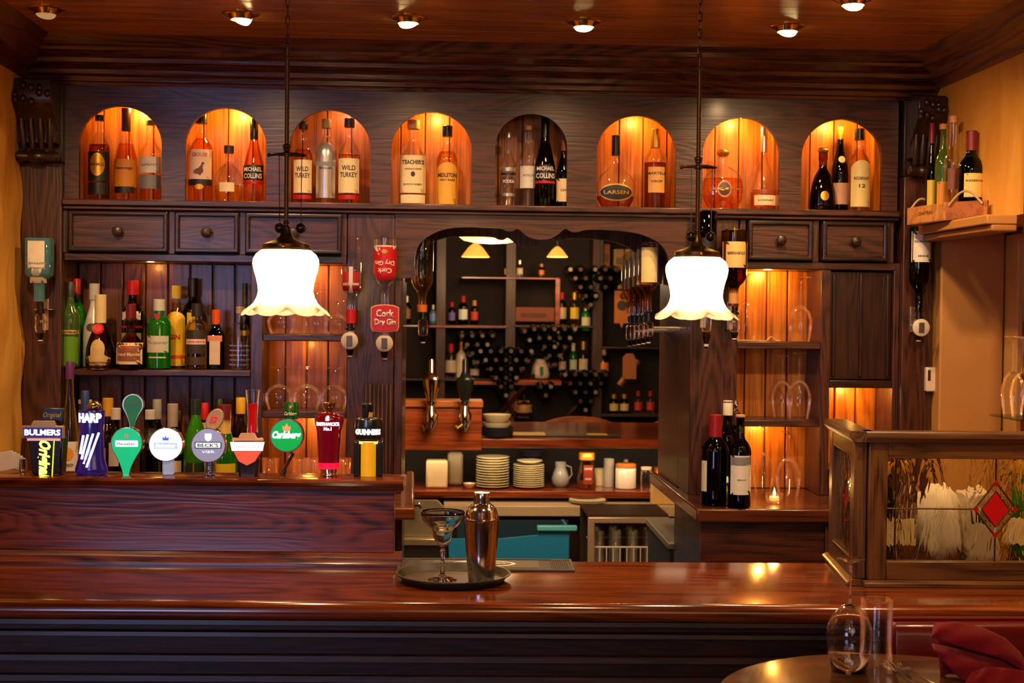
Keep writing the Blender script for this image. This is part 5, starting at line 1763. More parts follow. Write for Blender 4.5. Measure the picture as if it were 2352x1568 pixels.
def frame_panel(parent, L, Hh, mtx, cxp, gx0, gx1, gz0, gz1, dw, dh, side):
    """frame with leaded panes in local x (along) and z (up), thickness along y"""
    def add(mb, name, mat, bev=.002, par=parent):
        o = mb.build(name, mat, par, bev)
        o.matrix_local = mtx
        return o
    T0, T1 = 0, .034
    add(MB().box(0, gx0, T0, T1, .016, Hh - .03), 'stile', PARTV)
    add(MB().box(gx1, L, T0, T1, .016, Hh - .03), 'stile', PARTV)
    add(MB().box(gx0 + .0005, gx1 - .0005, T0 + .001, T1 - .001, .016, gz0), 'bottom_rail', PART)
    add(MB().box(gx0 + .0005, gx1 - .0005, T0 + .001, T1 - .001, gz1, Hh - .03), 'top_rail', PART)
    add(MB().prism([(-.012, Hh), (-.016, Hh - .006), (-.016, Hh - .016), (-.008, Hh - .024), (-.004, Hh - .0295), (T1 + .004, Hh - .0295), (T1 + .008, Hh - .024), (T1 + .016, Hh - .016),
                    (T1 + .016, Hh - .006), (T1 + .012, Hh)], -.012, L + .012, plane='yz'), 'cap_moulding', PART, 0)
    add(MB().prism([(-.016, 0), (-.016, .008), (-.004, .0155), (T1 + .004, .0155), (T1 + .016, .008), (T1 + .016, 0)], -.012, L + .012, plane='yz'), 'foot_moulding', PART, 0)
    g = .004
    cz = (gz0 + gz1) / 2 + .002
    GLM = solid_glass((250, 246, 232), .0, 1.35, .55, (22, 22, 7))
    ym = (T0 + T1) / 2
    A, B = dw / 2, dh / 2

    def pane(pts, m_, nm='pane', y0=ym - .0015, y1=ym + .0015):
        return add(MB().prism(pts, y0, y1), nm, m_, 0)
    e = .0012
    pane([(gx0 + e, cz + e), (cxp - A, cz + e), (cxp - e, cz + B), (cxp - e, gz1 - e), (gx0 + e, gz1 - e)], GLM)
    pane([(gx0 + e, cz - e), (cxp - A, cz - e), (cxp - e, cz - B), (cxp - e, gz0 + e), (gx0 + e, gz0 + e)], GLM)
    pane([(gx1 - e, cz + e), (cxp + A, cz + e), (cxp + e, cz + B), (cxp + e, gz1 - e), (gx1 - e, gz1 - e)], GLM)
    pane([(gx1 - e, cz - e), (cxp + A, cz - e), (cxp + e, cz - B), (cxp + e, gz0 + e), (gx1 - e, gz0 + e)], GLM)
    RG = thin_glass((205, 10, 22), .4, .08)
    f = .62
    add(MB().prism([(cxp - A * f, cz), (cxp, cz - B * f), (cxp + A * f, cz), (cxp, cz + B * f)], ym - .002, ym + .002), 'red_pane', flat((190, 6, 18), .12, coat=.8, emis=.06), 0)
    for sx in (-1, 1):
        for sz in (-1, 1):
            q_ = [(cxp + sx * A * .98, cz + sz * .004), (cxp + sx * .004, cz + sz * B * .98), (cxp + sx * .004, cz + sz * B * .68), (cxp + sx * A * .68, cz + sz * .004)]
            pane(q_, solid_glass((240, 225, 200), .05, 1.3, .5, (60, 60, 60)), 'bevel_pane')
    for sx, sz in ((-1, 0), (1, 0), (0, 1), (0, -1)):
        cx_, cz_ = cxp + sx * A * .93, cz + sz * B * .95
        r = .008
        add(MB().prism([(cx_ - r, cz_), (cx_, cz_ - r * 1.2), (cx_ + r, cz_), (cx_, cz_ + r * 1.2)], ym - .003, ym + .003), 'corner_pane', flat((170, 12, 16), .15, coat=.6), 0)
    LD = flat((96, 66, 32), .35, .8)
    r = .0024

    def came(a, b):
        add(MB().tube([(a[0], ym, a[1]), (b[0], ym, b[1])], r, 6), 'lead_came', LD, 0)
    came((gx0, cz), (cxp - A, cz))
    came((cxp + A, cz), (gx1, cz))
    came((cxp, gz0), (cxp, cz - B))
    came((cxp, cz + B), (cxp, gz1))
    if not side:
        came((gx0 + .026, gz0), (gx0 + .026, gz1))
    for F_ in (1, .66):
        q_ = [(cxp - A * F_, cz), (cxp, cz - B * F_), (cxp + A * F_, cz), (cxp, cz + B * F_)]
        for i in range(4):
            came(q_[i], q_[(i + 1) % 4])


L = .70
gz0_ = wpx(1989, 1289, P0.y)[1] - 1.0515
gz1_ = wpx(1989, 1052, P0.y)[1] - 1.0515
frame_panel(pt, L, PH, Matrix.Rotation(BA, 4, 'Z') @ Matrix.Translation((.004, 0, 0)), 304 * k, 44 * k, 304 * k + 252 * k, gz0_, gz1_, 100 * k, 128 * k, False)
dv = P1 - P0
ang = math.atan2(dv.y, dv.x)
frame_panel(pt, dv.length, PH, Matrix.Rotation(ang, 4, 'Z') @ Matrix.Translation((.012, -.0, 0)), dv.length * .5, .05, dv.length - .05, gz0_, gz1_, .09, .13, True)

# things behind the partition
X, Y_ = wz(2155, 1300, 1.0505)
bg = thing('cloth_bundle', 'rumpled white cloth bundle seen through the partition glass', 'cloth', (wpx(2150, 1200, -1.10)[0], -1.12, 1.0515))


def wv_(r, z, a, j):
    return r * (1 + .10 * S(a * 5 + j * .8) + .05 * S(a * 11 + 2)), z + .008 * S(a * 4 + j)


MB().lathe([(.04, 0), (.058, .01), (.062, .08), (.060, .16), (.05, .20), (.025, .225), (.0, .23)], 48, wav=wv_).build('cloth', flat((226, 214, 200), .8), bg, sharp=3)
bx_ = thing('paper_towel_box', 'grey-white box with dark slot seen through the partition glass', 'box', (wpx(2236, 1200, -1.10)[0], -1.13, 1.0515))
MB().box(-.045, .045, -.04, .06, 0, .215).build('carton', flat((196, 180, 160), .6), bx_, .006)
MB().box(-.030, .032, -.0415, -.0402, .135, .165).build('slot', flat((40, 34, 24), .6), bx_)
for i, (px_, c_, lb) in enumerate(((2040, 'dgreen', 'dark bottle seen through the left edge of the partition glass'), (2082, 'clear', 'clear bottle seen through the partition glass beside the white cloth'),
                                  (2322, 'yellow', 'yellowish bottle seen through the partition glass right of the diamond'), (2345, 'tgreen', 'green bottle at the photo edge seen through the partition glass'))):
    bottle('bottle', px_, 1062, 44, -1.12, 1.0515, 'wine', c_, None, 0, (GOLD, .1, 1.1), [('rect', .8, .25, .35, LCRM)], lb, group='bottles behind the glass partition')

# ------------------------------------------------------------------ crate of bottles on the right ledge
LZ = 2.085
lg = thing('wall_ledge', 'honey-coloured wooden ledge on the right wall carrying the bottle crate', 'shelf', (XR, -.4, LZ))
MB().box(-.10, -.002, -.36, .355, -.030, 0).build('ledge_board', flat((190, 132, 66), .45), lg, .004)
MB().box(-.085, -.002, -.36, .35, -.052, -.0305).build('ledge_moulding', flat((176, 118, 58), .5), lg, .006)
A, B, Cc = [Vector((*wz(*p, LZ), 0)) for p in ((2100, 534), (2203, 521), (2309, 514))]
B = Vector((1.70, -.44, 0))
A = Vector((1.665, -.16, 0))
Cc = Vector((1.795, -.56, 0))
D = Vector((1.80, -.17, 0))
cr = thing('bottle_crate', 'open wooden wine crate with rope handles on the right wall ledge', 'crate', (B.x, B.y, LZ + .001))


def board(a, b, h0, h1, name, mat, th=.010, lean=0):
    d = (b - a)
    n = Vector((-d.y, d.x, 0)).normalized() * th
    z = Vector((0, 0, 1))
    o = -n.normalized() * lean
    v = [a, b, b + n, a + n] + [p + o for p in (a, b, b + n, a + n)]
    v = [(p.x - B.x, p.y - B.y, (h0 if i < 4 else h1)) for i, p in enumerate(v)]
    return MB().add(v, [(0, 1, 2, 3), (4, 7, 6, 5), (0, 4, 5, 1), (1, 5, 6, 2), (2, 6, 7, 3), (3, 7, 4, 0)]).build(name, mat, cr, .001)


CH = .060
board(A, B, 0, CH, 'front_board', CRATEW)
board(B, Cc, 0, CH, 'end_board', wood('crate_wood_shaded', (120, 62, 26), (160, 92, 44), 'x', .8, .6, 8, coat=0))  # shaded side of the crate put into a darker copy of its wood
board(Cc, D, 0, CH, 'back_board', CRATEW)
board(D, A, 0, CH, 'end_board', CRATEW)
MB().prism([(p.x - B.x, p.y - B.y) for p in (A, B, Cc, D)], 0.0005, .004, plane='xy').build('bottom_board', CRATEW, cr)
for (a, b) in ((B, Cc), (A, A + (D - A) * .8)):
    pts = []
    for i in range(13):
        u_ = i / 12
        p = a + (b - a) * (.1 + .8 * u_) - B
        pts.append((p.x - .004, p.y - .004, CH * .8 + .045 * S(PI * u_)))
    MB().tube(pts, .004, 8).build('rope_handle', flat((186, 150, 110), .7), cr)
tx = text('lettering', 'CHATEAU', .016, flat((120, 70, 30), .6), cr, (0, 0, 0), fit=.11)
d_ = (B - A)
tx.rotation_euler = (0, 0, math.atan2(-(A - B).y, -(A - B).x))
mm_ = (A + B) / 2 - B
nn = Vector((d_.y, -d_.x, 0)).normalized() * .0012
tx.location = (mm_.x + nn.x, mm_.y + nn.y, .034)
GCR = 'bottles in the wooden crate'
CZ2 = LZ + .006
for a in ((2141, 284, 26, -.20, 'champ', 'dgreen', (flat((120, 24, 40), .4), .2, 1.2), [('rect', .9, .26, .3, flat((214, 180, 60), .5))], 'leftmost crate bottle with dark red capsule and yellow label'),
          (2167, 286, 36, -.26, 'std', 'green', (flat((214, 140, 70), .5), .05, 1.2), [('rect', .9, .26, .28, flat((206, 130, 40), .5))], 'crate bottle with orange stopper and amber label'),
          (2190, 268, 40, -.32, 'square', 'clear', (flat((220, 150, 110), .5), .06, 1.2), [('rect', .8, .2, .4, flat((120, 60, 40), .5))], 'tallest clear crate bottle with pale pink cap'),
          (2213, 290, 38, -.25, 'square', 'clear', (flat((90, 40, 30), .5), .08, 1.2), [('rect', .8, .3, .3, flat((190, 140, 60), .5))], 'clear crate bottle with reddish brown cap'),
          (2232, 302, 58, -.43, 'std', 'dgreen', (flat((130, 24, 30), .4), .22, 1.1), [('rect', .8, .27, .38, flat((230, 200, 110), .5), ('RESERVA', .7, .03, .05, INK))], 'big dark green crate bottle with red capsule and cream label'),
          (2272, 330, 36, -.40, 'wine', 'dgreen', (flat((70, 24, 20), .4), .2, 1.1), [('rect', .9, .2, .3, flat((190, 130, 50), .5))], 'rightmost dark crate bottle close to the plaster wall')):
    x_, tp, wd, Y, shp, gl, cp_, lb, nm_ = a
    bottle('crate_bottle', x_, tp, wd, Y, CZ2, shp, gl, None if gl == 'clear' else 'dark', .7, cp_, lb, nm_, group=GCR)

# picture frame, glass shelf, white holder on the right wall
def y_for(px_, X_):
    lo, hi = -3., 0.
    for _ in range(40):
        mid = (lo + hi) / 2
        if wpx(px_, 700, mid)[0] > X_:
            hi = mid
        else:
            lo = mid
    return lo


YF = y_for(2346, XR - .024)
pf_ = thing('picture_frame', 'dark framed picture on the right wall, only its edge in view', 'picture', (XR - .012, YF - .30, 2.08))
MB().box(-.012, .010, -.30, .30, -.33, .33).build('frame', BLACKM, pf_, .003)
MB().box(-.014, -.0121, -.26, .26, -.29, .29).build('print', flat((180, 150, 110), .6), pf_)
struct(MB().box(XR, 2.35, -2.9, YF + .02, 0, 2.084).build('wall_right_pier', plaster('ochre_plaster_right', (1, 1, 1), (1, 1, 1)), smooth=False)).name = 'trim_4'
YG = y_for(2338, XR - .06)
gs = thing('glass_shelf_unit', 'small glass shelf with steel bracket on the right wall', 'shelf', (XR - .002, YG, 1.462))
MB().box(-.10, 0, -.12, .10, 0, .006).build('glass_plate', thin_glass((190, 225, 210), .5), gs)
MB().box(-.03, 0, -.004, .004, -.03, -.0005).build('bracket', STEEL, gs)
for i, (dx, dy, lb) in enumerate(((-.055, -.03, 'front stem glass on the small glass shelf at the right edge'), (-.048, .055, 'rear stem glass on the small glass shelf at the right edge'))):
    wine_glass('stem_glass', lb, (XR + dx, YG + dy, 1.4685), .24, .035, 'wine', True, 'glasses on the small glass shelf')
X, z_ = wpx(2140, 871, -.045)
wh = thing('wall_holder', 'small white plastic holder with a slot on the right pilaster', 'wall fitting', (X, -.031, z_))
MB().box(-.024, .024, -.026, 0, -.044, .044).build('holder_body', flat((226, 206, 180), .45), wh, .005)
MB().box(-.019, -.009, -.0275, -.0262, -.004, .034).build('slot', flat((50, 28, 16), .5), wh)

# ------------------------------------------------------------------ dining table at lower right
TZ_ = 1.0
TC = (.97, -2.32)
tb = thing('dining_table', 'round polished wooden table with moulded edge in the lower right corner', 'table', (TC[0], TC[1], 0))
MB().lathe([(0, TZ_ - .03), (.375, TZ_ - .03), (.385, TZ_ - .022), (.388, TZ_ - .016), (.383, TZ_ - .013), (.392, TZ_ - .008), (.390, TZ_ - .001), (.384, TZ_), (0, TZ_)], 96).build('table_top', TABLEW, tb, sharp=.5)
MB().lathe([(.26, 0), (.26, .02), (.08, .05), (.045, .12), (.04, .5), (.05, .9), (.12, TZ_ - .031), (0, TZ_ - .031)], 30).build('pedestal', DARKV, tb)
X, Y_ = wz(1950, 1540, TZ_)
s = (Y_ + 5.1) / FPX
wine_glass('wine_glass', 'large upturned wine glass on the round table', (X, Y_, TZ_ + .001), 262 * s, 54 * s, 'balloon', True, solid=True)
X, Y_ = wz(2012, 1524, TZ_)
s = (Y_ + 5.1) / FPX
tg = thing('highball_glass', 'upturned highball glass behind the large wine glass', 'glass', (X, Y_, TZ_ + .001))
MB().lathe([(37 * s, 0), (37 * s, 150 * s), (34 * s, 153 * s), (0, 153 * s), (0, 147 * s), (33 * s, 146 * s), (35.6 * s, 140 * s), (35.6 * s, 0)], 40, closed=False).build('glass_wall', CLEARG, tg, sharp=.6)
X, Y_ = .925, -2.44
pl_ = thing('side_plate', 'white side plate at the bottom edge on the round table', 'plate', (X, Y_, TZ_ + .001))
MB().lathe([(0, 0), (.055, 0), (.062, .004), (.085, .012), (.088, .013), (.087, .0150), (.060, .008), (0, .006)], 56).build('plate', flat((206, 196, 198), .25, coat=.5), pl_)


def fork(label, X, Y, rz):
    t = thing('fork', label, 'fork', (X, Y, TZ_ + .0012), 'forks on the round table', rz)
    MB().tube([(0, 0, .002), (0, .07, .004), (0, .115, .010), (0, .13, .008)], [.004, .0025, .003, .007], 8).build('handle', STEEL, t)
    for i in range(4):
        a = -.0085 + i * .0057
        MB().tube([(a * .7, .130, .008), (a, .145, .004), (a, .175, .006), (a, .185, .010)], .0013, 6).build('tine', STEEL, t)
    return t


X, Y_ = wz(2135, 1568, TZ_)
fork('fork lying left of the other beside the red napkin', X - .035, Y_ - .06, .12)
fork('fork lying closest to the red napkin', X + .005, Y_ - .05, .18)
# red napkin, folded and stood up
nap = thing('red_napkin', 'folded deep red cloth napkin standing on the round table', 'napkin', (*wz(2250, 1560, TZ_), TZ_ + .001))
NX, NY_ = nap.location.x, nap.location.y
u = (NY_ + 5.1) / FPX
RED = flat((150, 6, 14), .85, noise=.2)
RED.node_tree.nodes['Principled BSDF'].inputs['Sheen Weight'].default_value = .08


def sheet(c0, c1, name, bulge, y0, y1, n=26, mrow=12):
    """cloth between two photo curves, bulging to the viewer"""
    def ev(c, t):
        t *= len(c) - 1
        i = min(int(t), len(c) - 2)
        f = t - i
        f = f * f * (3 - 2 * f) * .3 + f * .7
        return (c[i][0] + (c[i + 1][0] - c[i][0]) * f, c[i][1] + (c[i + 1][1] - c[i][1]) * f)
    v, fc = [], []
    for i in range(n + 1):
        a, b = ev(c0, i / n), ev(c1, i / n)
        for j in range(mrow + 1):
            t_ = j / mrow
            px_, py = a[0] + (b[0] - a[0]) * t_, a[1] + (b[1] - a[1]) * t_
            yy = y0 + (y1 - y0) * t_ - bulge * S(PI * t_) + .004 * S(i * .7 + j * .5)
            X, Z = wpx(px_, py, NY_ + yy)
            v.append((X - NX, yy, max(Z - TZ_, .002)))
    for i in range(n):
        for j in range(mrow):
            a = i * (mrow + 1) + j
            fc.append((a, a + 1, a + mrow + 2, a + mrow + 1))
    o = MB().add(v, fc).build(name, RED, nap, sharp=3)
    so_ = o.modifiers.new('thick', 'SOLIDIFY')
    so_.thickness = .003
    return o


sheet([(2142, 1440), (2150, 1430), (2200, 1427), (2260, 1442), (2310, 1466), (2345, 1500), (2362, 1530)],
      [(2141, 1468), (2160, 1470), (2200, 1484), (2250, 1498), (2300, 1512), (2340, 1535), (2366, 1560)], 'upper_fold', .018, .03, -.01)
sheet([(2141, 1478), (2165, 1482), (2210, 1492), (2260, 1505), (2310, 1520), (2350, 1545), (2370, 1570)],
      [(2150, 1500), (2170, 1522), (2190, 1545), (2210, 1562), (2260, 1580), (2330, 1590), (2380, 1596)], 'middle_fold', .022, .015, -.03)
sheet([(2232, 1540), (2270, 1532), (2310, 1534), (2350, 1540), (2390, 1550)],
      [(2200, 1600), (2250, 1610), (2300, 1615), (2350, 1615), (2400, 1615)], 'lower_fold', .012, -.03, -.07)
sheet([(2150, 1445), (2200, 1440), (2260, 1455), (2310, 1480), (2350, 1515)],
      [(2160, 1560), (2200, 1575), (2260, 1580), (2310, 1580), (2360, 1580)], 'back_fold', .0, .04, .03)
# red leather bench back
bq = thing('leather_bench', 'dark red leather bench back between the table and the bar', 'bench', (wpx(2043, 1440, -1.80)[0], -1.80, 0))
zt_ = wpx(2200, 1421, -1.80)[1]
LEA = flat((96, 10, 16), .28, coat=.3)
MB().prism([(-.03, .45), (-.04, zt_ - .03), (-.03, zt_ - .008), (0, zt_), (.03, zt_ - .008), (.04, zt_ - .03), (.03, .45)], 0, .74, plane='yz').build('backrest', LEA, bq, .01, sharp=2)
MB().box(.0, .74, -.035, .035, .0, .449).build('base', DARK, bq)
MB().tube([(.004, -.004, zt_ + .002), (.74, -.004, zt_ + .002)], .0045, 8).build('piping', flat((120, 40, 30), .4), bq)

# ------------------------------------------------------------------ the service side seen through the hatch
def bxp(name, mat, par, p0, p1, Y, dep, bev=.004, origin=None):
    """box whose front face fills the photo rows/columns p0..p1 at depth Y"""
    x0, z1 = wpx(p0[0], p0[1], Y)
    x1, z0 = wpx(p1[0], p1[1], Y)
    ox = origin or Vector((0, 0, 0))
    return bx(name, mat, par, x0 - ox[0], x1 - ox[0], Y - ox[1], Y + dep - ox[1], z0 - ox[2], z1 - ox[2], bev)


KW = wood('far_counter_wood', (84, 30, 12), (150, 66, 28), 'x', .7, .22, 8, coat=.4)
fc_ = thing('far_counter', 'brown wooden counter of the room behind the hatch, with shelf of crockery below', 'counter', (0, 2.9, 0))
O_ = fc_.location
bx('counter_top', KW, fc_, -1.2, 2.6, 0, 1.2, .995, 1.05, .008)
sz = wpx(1250, 1128, 2.95)[1]
bx('crockery_shelf', KW, fc_, -1.2, 2.2, .06, .5, sz - .040, sz, .005)
bx('shelf_back', flat((26, 14, 9), .8), fc_, -1.2, 2.6, .5, .53, .1, .99)
bx('base', DARK, fc_, -1.2, 2.6, .54, 1.0, 0, .1)
stz = wpx(1250, 1162, 2.80)[1]
ws = thing('steel_worktop', 'long stainless steel worktop edge behind the hatch', 'worktop', (0, 2.80, 0))
x0_, x1_ = wpx(1020, 1165, 2.80)[0], wpx(1556, 1165, 2.80)[0]
bx('worktop', flat((222, 196, 160), .35, .25), ws, x0_, x1_, 0, .55, stz - .057, stz, .003)
bx('cupboard_front', DARKV, ws, x0_, wpx(1345, 1200, 3)[0], .1, .13, 0, stz - .06, .003)
for a, b in ((1335, 1350),):
    bxp('cupboard_stile', OAKV, ws, (a, 1190), (b, 1330), 2.95, .02, .002, ws.location)
# tower with two tap heads facing us
tw = thing('tap_tower', 'orange-brown wooden box with light top edge on the far counter', 'cabinet', (*[wpx(1020, 1032, 2.72)[0]], 2.72, .98))
bxp('front', ORANGEW, tw, (918, 938), (1106, 1034), 2.72, .16, .004, tw.location)
bxp('top_edge', flat((214, 120, 56), .35, coat=.3), tw, (914, 919), (1110, 936), 2.71, .19, .006, tw.location)
for i, (px_, lb) in enumerate(((990, 'chrome beer font with clear handle, left of two on the orange box'), (1067, 'black and chrome beer font, right of two on the orange box'))):
    X, z_ = wpx(px_, 992, 2.60)
    s = sc_(2.60)
    bt = thing('beer_font', lb, 'beer tap', (X, 2.60, z_), 'beer fonts facing the hatch')
    MB().lathe([(3 * s, 0), (5 * s, 6 * s), (9 * s, 14 * s), (16 * s, 24 * s), (16 * s, 40 * s), (11 * s, 50 * s), (9 * s, 62 * s), (14 * s, 70 * s), (0, 72 * s)], 18).build('nozzle_body', CHROME, bt)
    MB().lathe([(10 * s, 72 * s), (13 * s, 84 * s), (20 * s, 108 * s), (21 * s, 122 * s), (12 * s, 128 * s), (7 * s, 140 * s), (7 * s, 162 * s), (5 * s, 168 * s), (0, 169 * s)], 18).build(
        'handle', CHROME if not i else flat((28, 34, 30), .3), bt)
    MB().tube([(0, 0, 40 * s), (0, .06, 44 * s), (0, .105, 46 * s)], 6 * s, 8).build('shank', CHROME, bt)
    MB().tube([(-3 * s, -8 * s, 20 * s), (-17 * s, -14 * s, 2 * s + (8 * s if i else 0)), (-20 * s, -15 * s, 16 * s)], 2.6 * s, 6).build('lever', CHROME if not i else flat((224, 190, 40), .4), bt)
# crockery
SY = 3.10
CRK = flat((232, 218, 178), .3, coat=.4)


def at(px_, Y, z=None):
    X = wpx(px_, 1120, Y)[0]
    return (X, Y, sz + .0015 if z is None else z)


ORDP = ['first', 'second', 'third', 'fourth', 'fifth', 'sixth', 'seventh', 'eighth', 'ninth', 'tenth', 'eleventh', 'twelfth']


def plate_mesh(r, name='plate'):
    return MB().lathe([(0, 0), (r * .55, 0), (r * .66, .004), (r * .98, .012), (r, .014), (r * .98, .0155), (r * .64, .0075), (0, .006)], 36)


for (px_, wd, n, top, grp, lb) in ((1131, 77, 12, 1048, 'white plates in the tall left stack', 'white plate in the tall left stack behind the hatch'),
                                   (1214, 72, 11, 1066, 'white side plates in the right stack', 'white side plate in the lower right stack behind the hatch')):
    r = wd / 2 * sc_(SY)
    h = wpx(px_, top, SY)[1] - sz
    first = None
    for i in range(n):
        ll = lb.replace(' behind the hatch', '') + (', topmost' if i == n - 1 else ', %s from the bottom' % ORDP[i])
        loc = at(px_, SY, sz + .002 + i * (h - .016) / (n - 1))
        if first is None:
            first = plate_mesh(r).build('plate', CRK, None, loc=loc)
            tag(first, ll, 'plate', grp)
        else:
            o = first.copy()
            COL.objects.link(o)
            o.location = loc
            o.location.x += .002 * S(i * 3.1)
            o['label'] = ll
r = 30 * sc_(SY)
tp = plate_mesh(r * 1.0).build('plate', CRK, None, loc=at(1216, SY, wpx(1214, 1063, SY)[1] + .002))
tag(tp, 'small white saucer crowning the right plate stack', 'plate')
for i in range(3):
    o = plate_mesh(.075).build('plate', flat((60, 62, 84), .3), None, loc=at(1222, SY + .21, sz + .16 + i * .012))
    tag(o, 'dark blue plate behind the right plate stack, ' + ('bottom', 'middle', 'top')[i] + ' of three', 'plate', 'dark plates at the back of the shelf')
st_ = MB().lathe([(.05, 0), (.05, .157), (0, .157)], 20).build('plate_stand', DARK, None, loc=at(1222, SY + .21, sz + .001))
tag(st_, 'dark round stand under the dark blue plates', 'stand')
t = thing('menu_box', 'cream rectangular container at the left end of the crockery shelf', 'container', at(1003, SY))
MB().box(-.062, .062, -.05, .05, 0, wpx(1003, 1056, SY)[1] - sz).build('container_body', flat((222, 196, 150), .5), t, .012)
t = thing('menu_box', 'greyish container standing behind the cream one on the crockery shelf', 'container', at(1045, SY + .12))
MB().box(-.045, .045, -.05, .05, 0, .195).build('container_body', flat((160, 142, 116), .5), t, .02)
t = thing('small_bowl', 'small white bowl between the cream container and the tall plate stack', 'bowl', at(1078, SY - .04))
MB().lathe([(.015, 0), (.02, .002), (.036, .030), (.033, .030), (.018, .005), (0, .005)], 26).build('bowl', CRK, t)
t = thing('milk_jug', 'pale grey milk jug in the middle of the crockery shelf', 'jug', at(1287, SY + .05))
jp = [(.030, 0), (.048, .02), (.052, .05), (.042, .085), (.030, .115), (.033, .145), (.030, .145), (.027, .115), (.038, .085), (.045, .05), (0, .01)]
MB().lathe(jp, 28).build('jug_body', flat((150, 146, 146), .3, coat=.4), t)
MB().tube([(.030, 0, .125), (.062, 0, .115), (.066, 0, .07), (.045, 0, .04)], .005, 8).build('handle', flat((150, 146, 146), .3), t)
t = thing('coffee_jar', 'instant coffee jar with golden lid and red label on the crockery shelf', 'jar', at(1347, SY - .02))
MB().lathe([(.05, 0), (.056, .01), (.056, .06), (.048, .10), (.040, .15), (.040, .165)], 28).build('glass_jar', thin_glass((236, 190, 130), .4), t)
MB().lathe([(.051, .002), (.052, .04), (0, .04)], 24).build('coffee', flat((120, 54, 18), .8), t)
MB().lathe([(.046, .167), (.046, .205), (.042, .210), (0, .210)], 28).build('lid', flat((206, 140, 40), .35, .4), t)
for nm_, x0_, z0_, w_, h_, cc_ in (('label', 0, .08, .055, .10, flat((150, 50, 20), .5)),):
    MB().box(-.024, .030, -.0575, -.0565, .030, .140).build(nm_, cc_, t)
text('lettering', 'COFFEE', .016, WTXT, t, (.003, -.058, .118), bold=.03, fit=.045)
text('lettering', 'GOLD', .014, WTXT, t, (.003, -.058, .060), bold=.03, fit=.035)
t = thing('white_cup', 'small white cup hidden behind the coffee jar', 'cup', at(1377, SY + .12))
MB().lathe([(.028, 0), (.033, .05), (.034, .10), (.031, .10), (.028, .01), (0, .01)], 24).build('cup', CRK, t)
t = thing('tall_mug', 'tall grey-white mug right of the coffee jar', 'mug', at(1398, SY + .06))
MB().lathe([(.030, 0), (.032, .08), (.031, .165), (.028, .165), (.028, .01), (0, .01)], 24).build('mug', flat((176, 168, 158), .35, coat=.4), t)
t = thing('sugar_crock', 'white ceramic crock with wooden rim lid on the crockery shelf', 'jar', at(1437, SY - .01))
MB().lathe([(.055, 0), (.060, .005), (.060, .115), (.056, .12), (0, .12)], 34).build('crock_body', flat((232, 216, 196), .3, coat=.4), t)
MB().lathe([(.056, .1205), (.060, .124), (.060, .140), (.05, .146), (0, .146)], 34).build('lid', flat((190, 110, 40), .4), t)
MB().ball((0, 0, .158), .014).build('lid_knob', flat((100, 90, 90), .3), t)
t = thing('storage_jar', 'small glass storage jar near the right end of the crockery shelf', 'jar', at(1484, SY - .04))
MB().lathe([(.032, 0), (.034, .005), (.034, .10), (.028, .112)], 24).build('glass_jar', CLEARG, t)
MB().lathe([(.030, .113), (.032, .128), (0, .13)], 24).build('lid', flat((220, 200, 160), .35), t)
t = thing('copper_pot', 'small copper-coloured pot at the right end of the crockery shelf', 'pot', at(1512, SY + .05))
MB().lathe([(.03, 0), (.04, .03), (.04, .08), (.03, .10), (.032, .12), (0, .12)], 24).build('pot_body', flat((206, 120, 50), .3, .8), t)
t = thing('cream_carton', 'cream coloured carton standing on the steel worktop near the right end', 'carton', (wpx(1524, 1150, 2.92)[0], 2.91, stz + .0015))
MB().box(-.072, .072, -.04, .04, 0, wpx(1524, 1096, 2.92)[1] - stz).build('carton_body', flat((228, 188, 112), .5), t, .004)
pr_w = plate_mesh(43 * sc_(2.9)).build('plate', CRK, None, loc=(wpx(1350, 1150, 2.9)[0], 2.915, stz + .0015))
tag(pr_w, 'white plate on the steel worktop, lower of the two', 'plate', 'pair of plates on the steel worktop')
o = pr_w.copy()
COL.objects.link(o)
o.location.z += .009
o['label'] = 'white plate on the steel worktop, upper of the two'
# counter-top things
CT = 1.0515
X, Y_ = wz(1142, 1006, 1.05)
t = thing('bowl_basket', 'dark blue basket holding white bowls on the far counter', 'basket', (X, Y_ + .06, CT))
MB().lathe([(.05, 0), (.09, .01), (.10, .06), (.094, .06), (.084, .014), (0, .008)], 28).build('basket', flat((26, 30, 46), .5), t)
for i in range(2):
    b_ = thing('white_bowl', 'white bowl in the blue basket, ' + ('lower of two' if not i else 'upper of two'), 'bowl', (X, Y_ + .06, CT + .020 + i * .045))
    MB().lathe([(.03, 0), (.05, .01), (.078, .05), (.082, .064), (.078, .064), (.045, .014), (0, .01)], 30).build('bowl', CRK, b_)
m0, m1 = wz(1170, 1004, 1.05), wz(1425, 1004, 1.05)
t = thing('far_bar_mat', 'dark narrow bar mat with cream labels on the far counter', 'bar mat', ((m0[0] + m1[0]) / 2, m0[1] + .10, CT))
w2 = (m1[0] - m0[0]) / 2
MB().box(-w2, w2, -.08, .08, 0, .008).build('mat_base', flat((46, 40, 34), .5), t, .002)
MB().box(-w2 * .98, -w2 * .35, -.07, .05, .0083, .016).build('cream_label', flat((220, 190, 100), .5), t)
MB().box(w2 * .42, w2 * .78, -.03, .05, .0083, .011).build('cream_label', flat((210, 190, 60), .5), t)
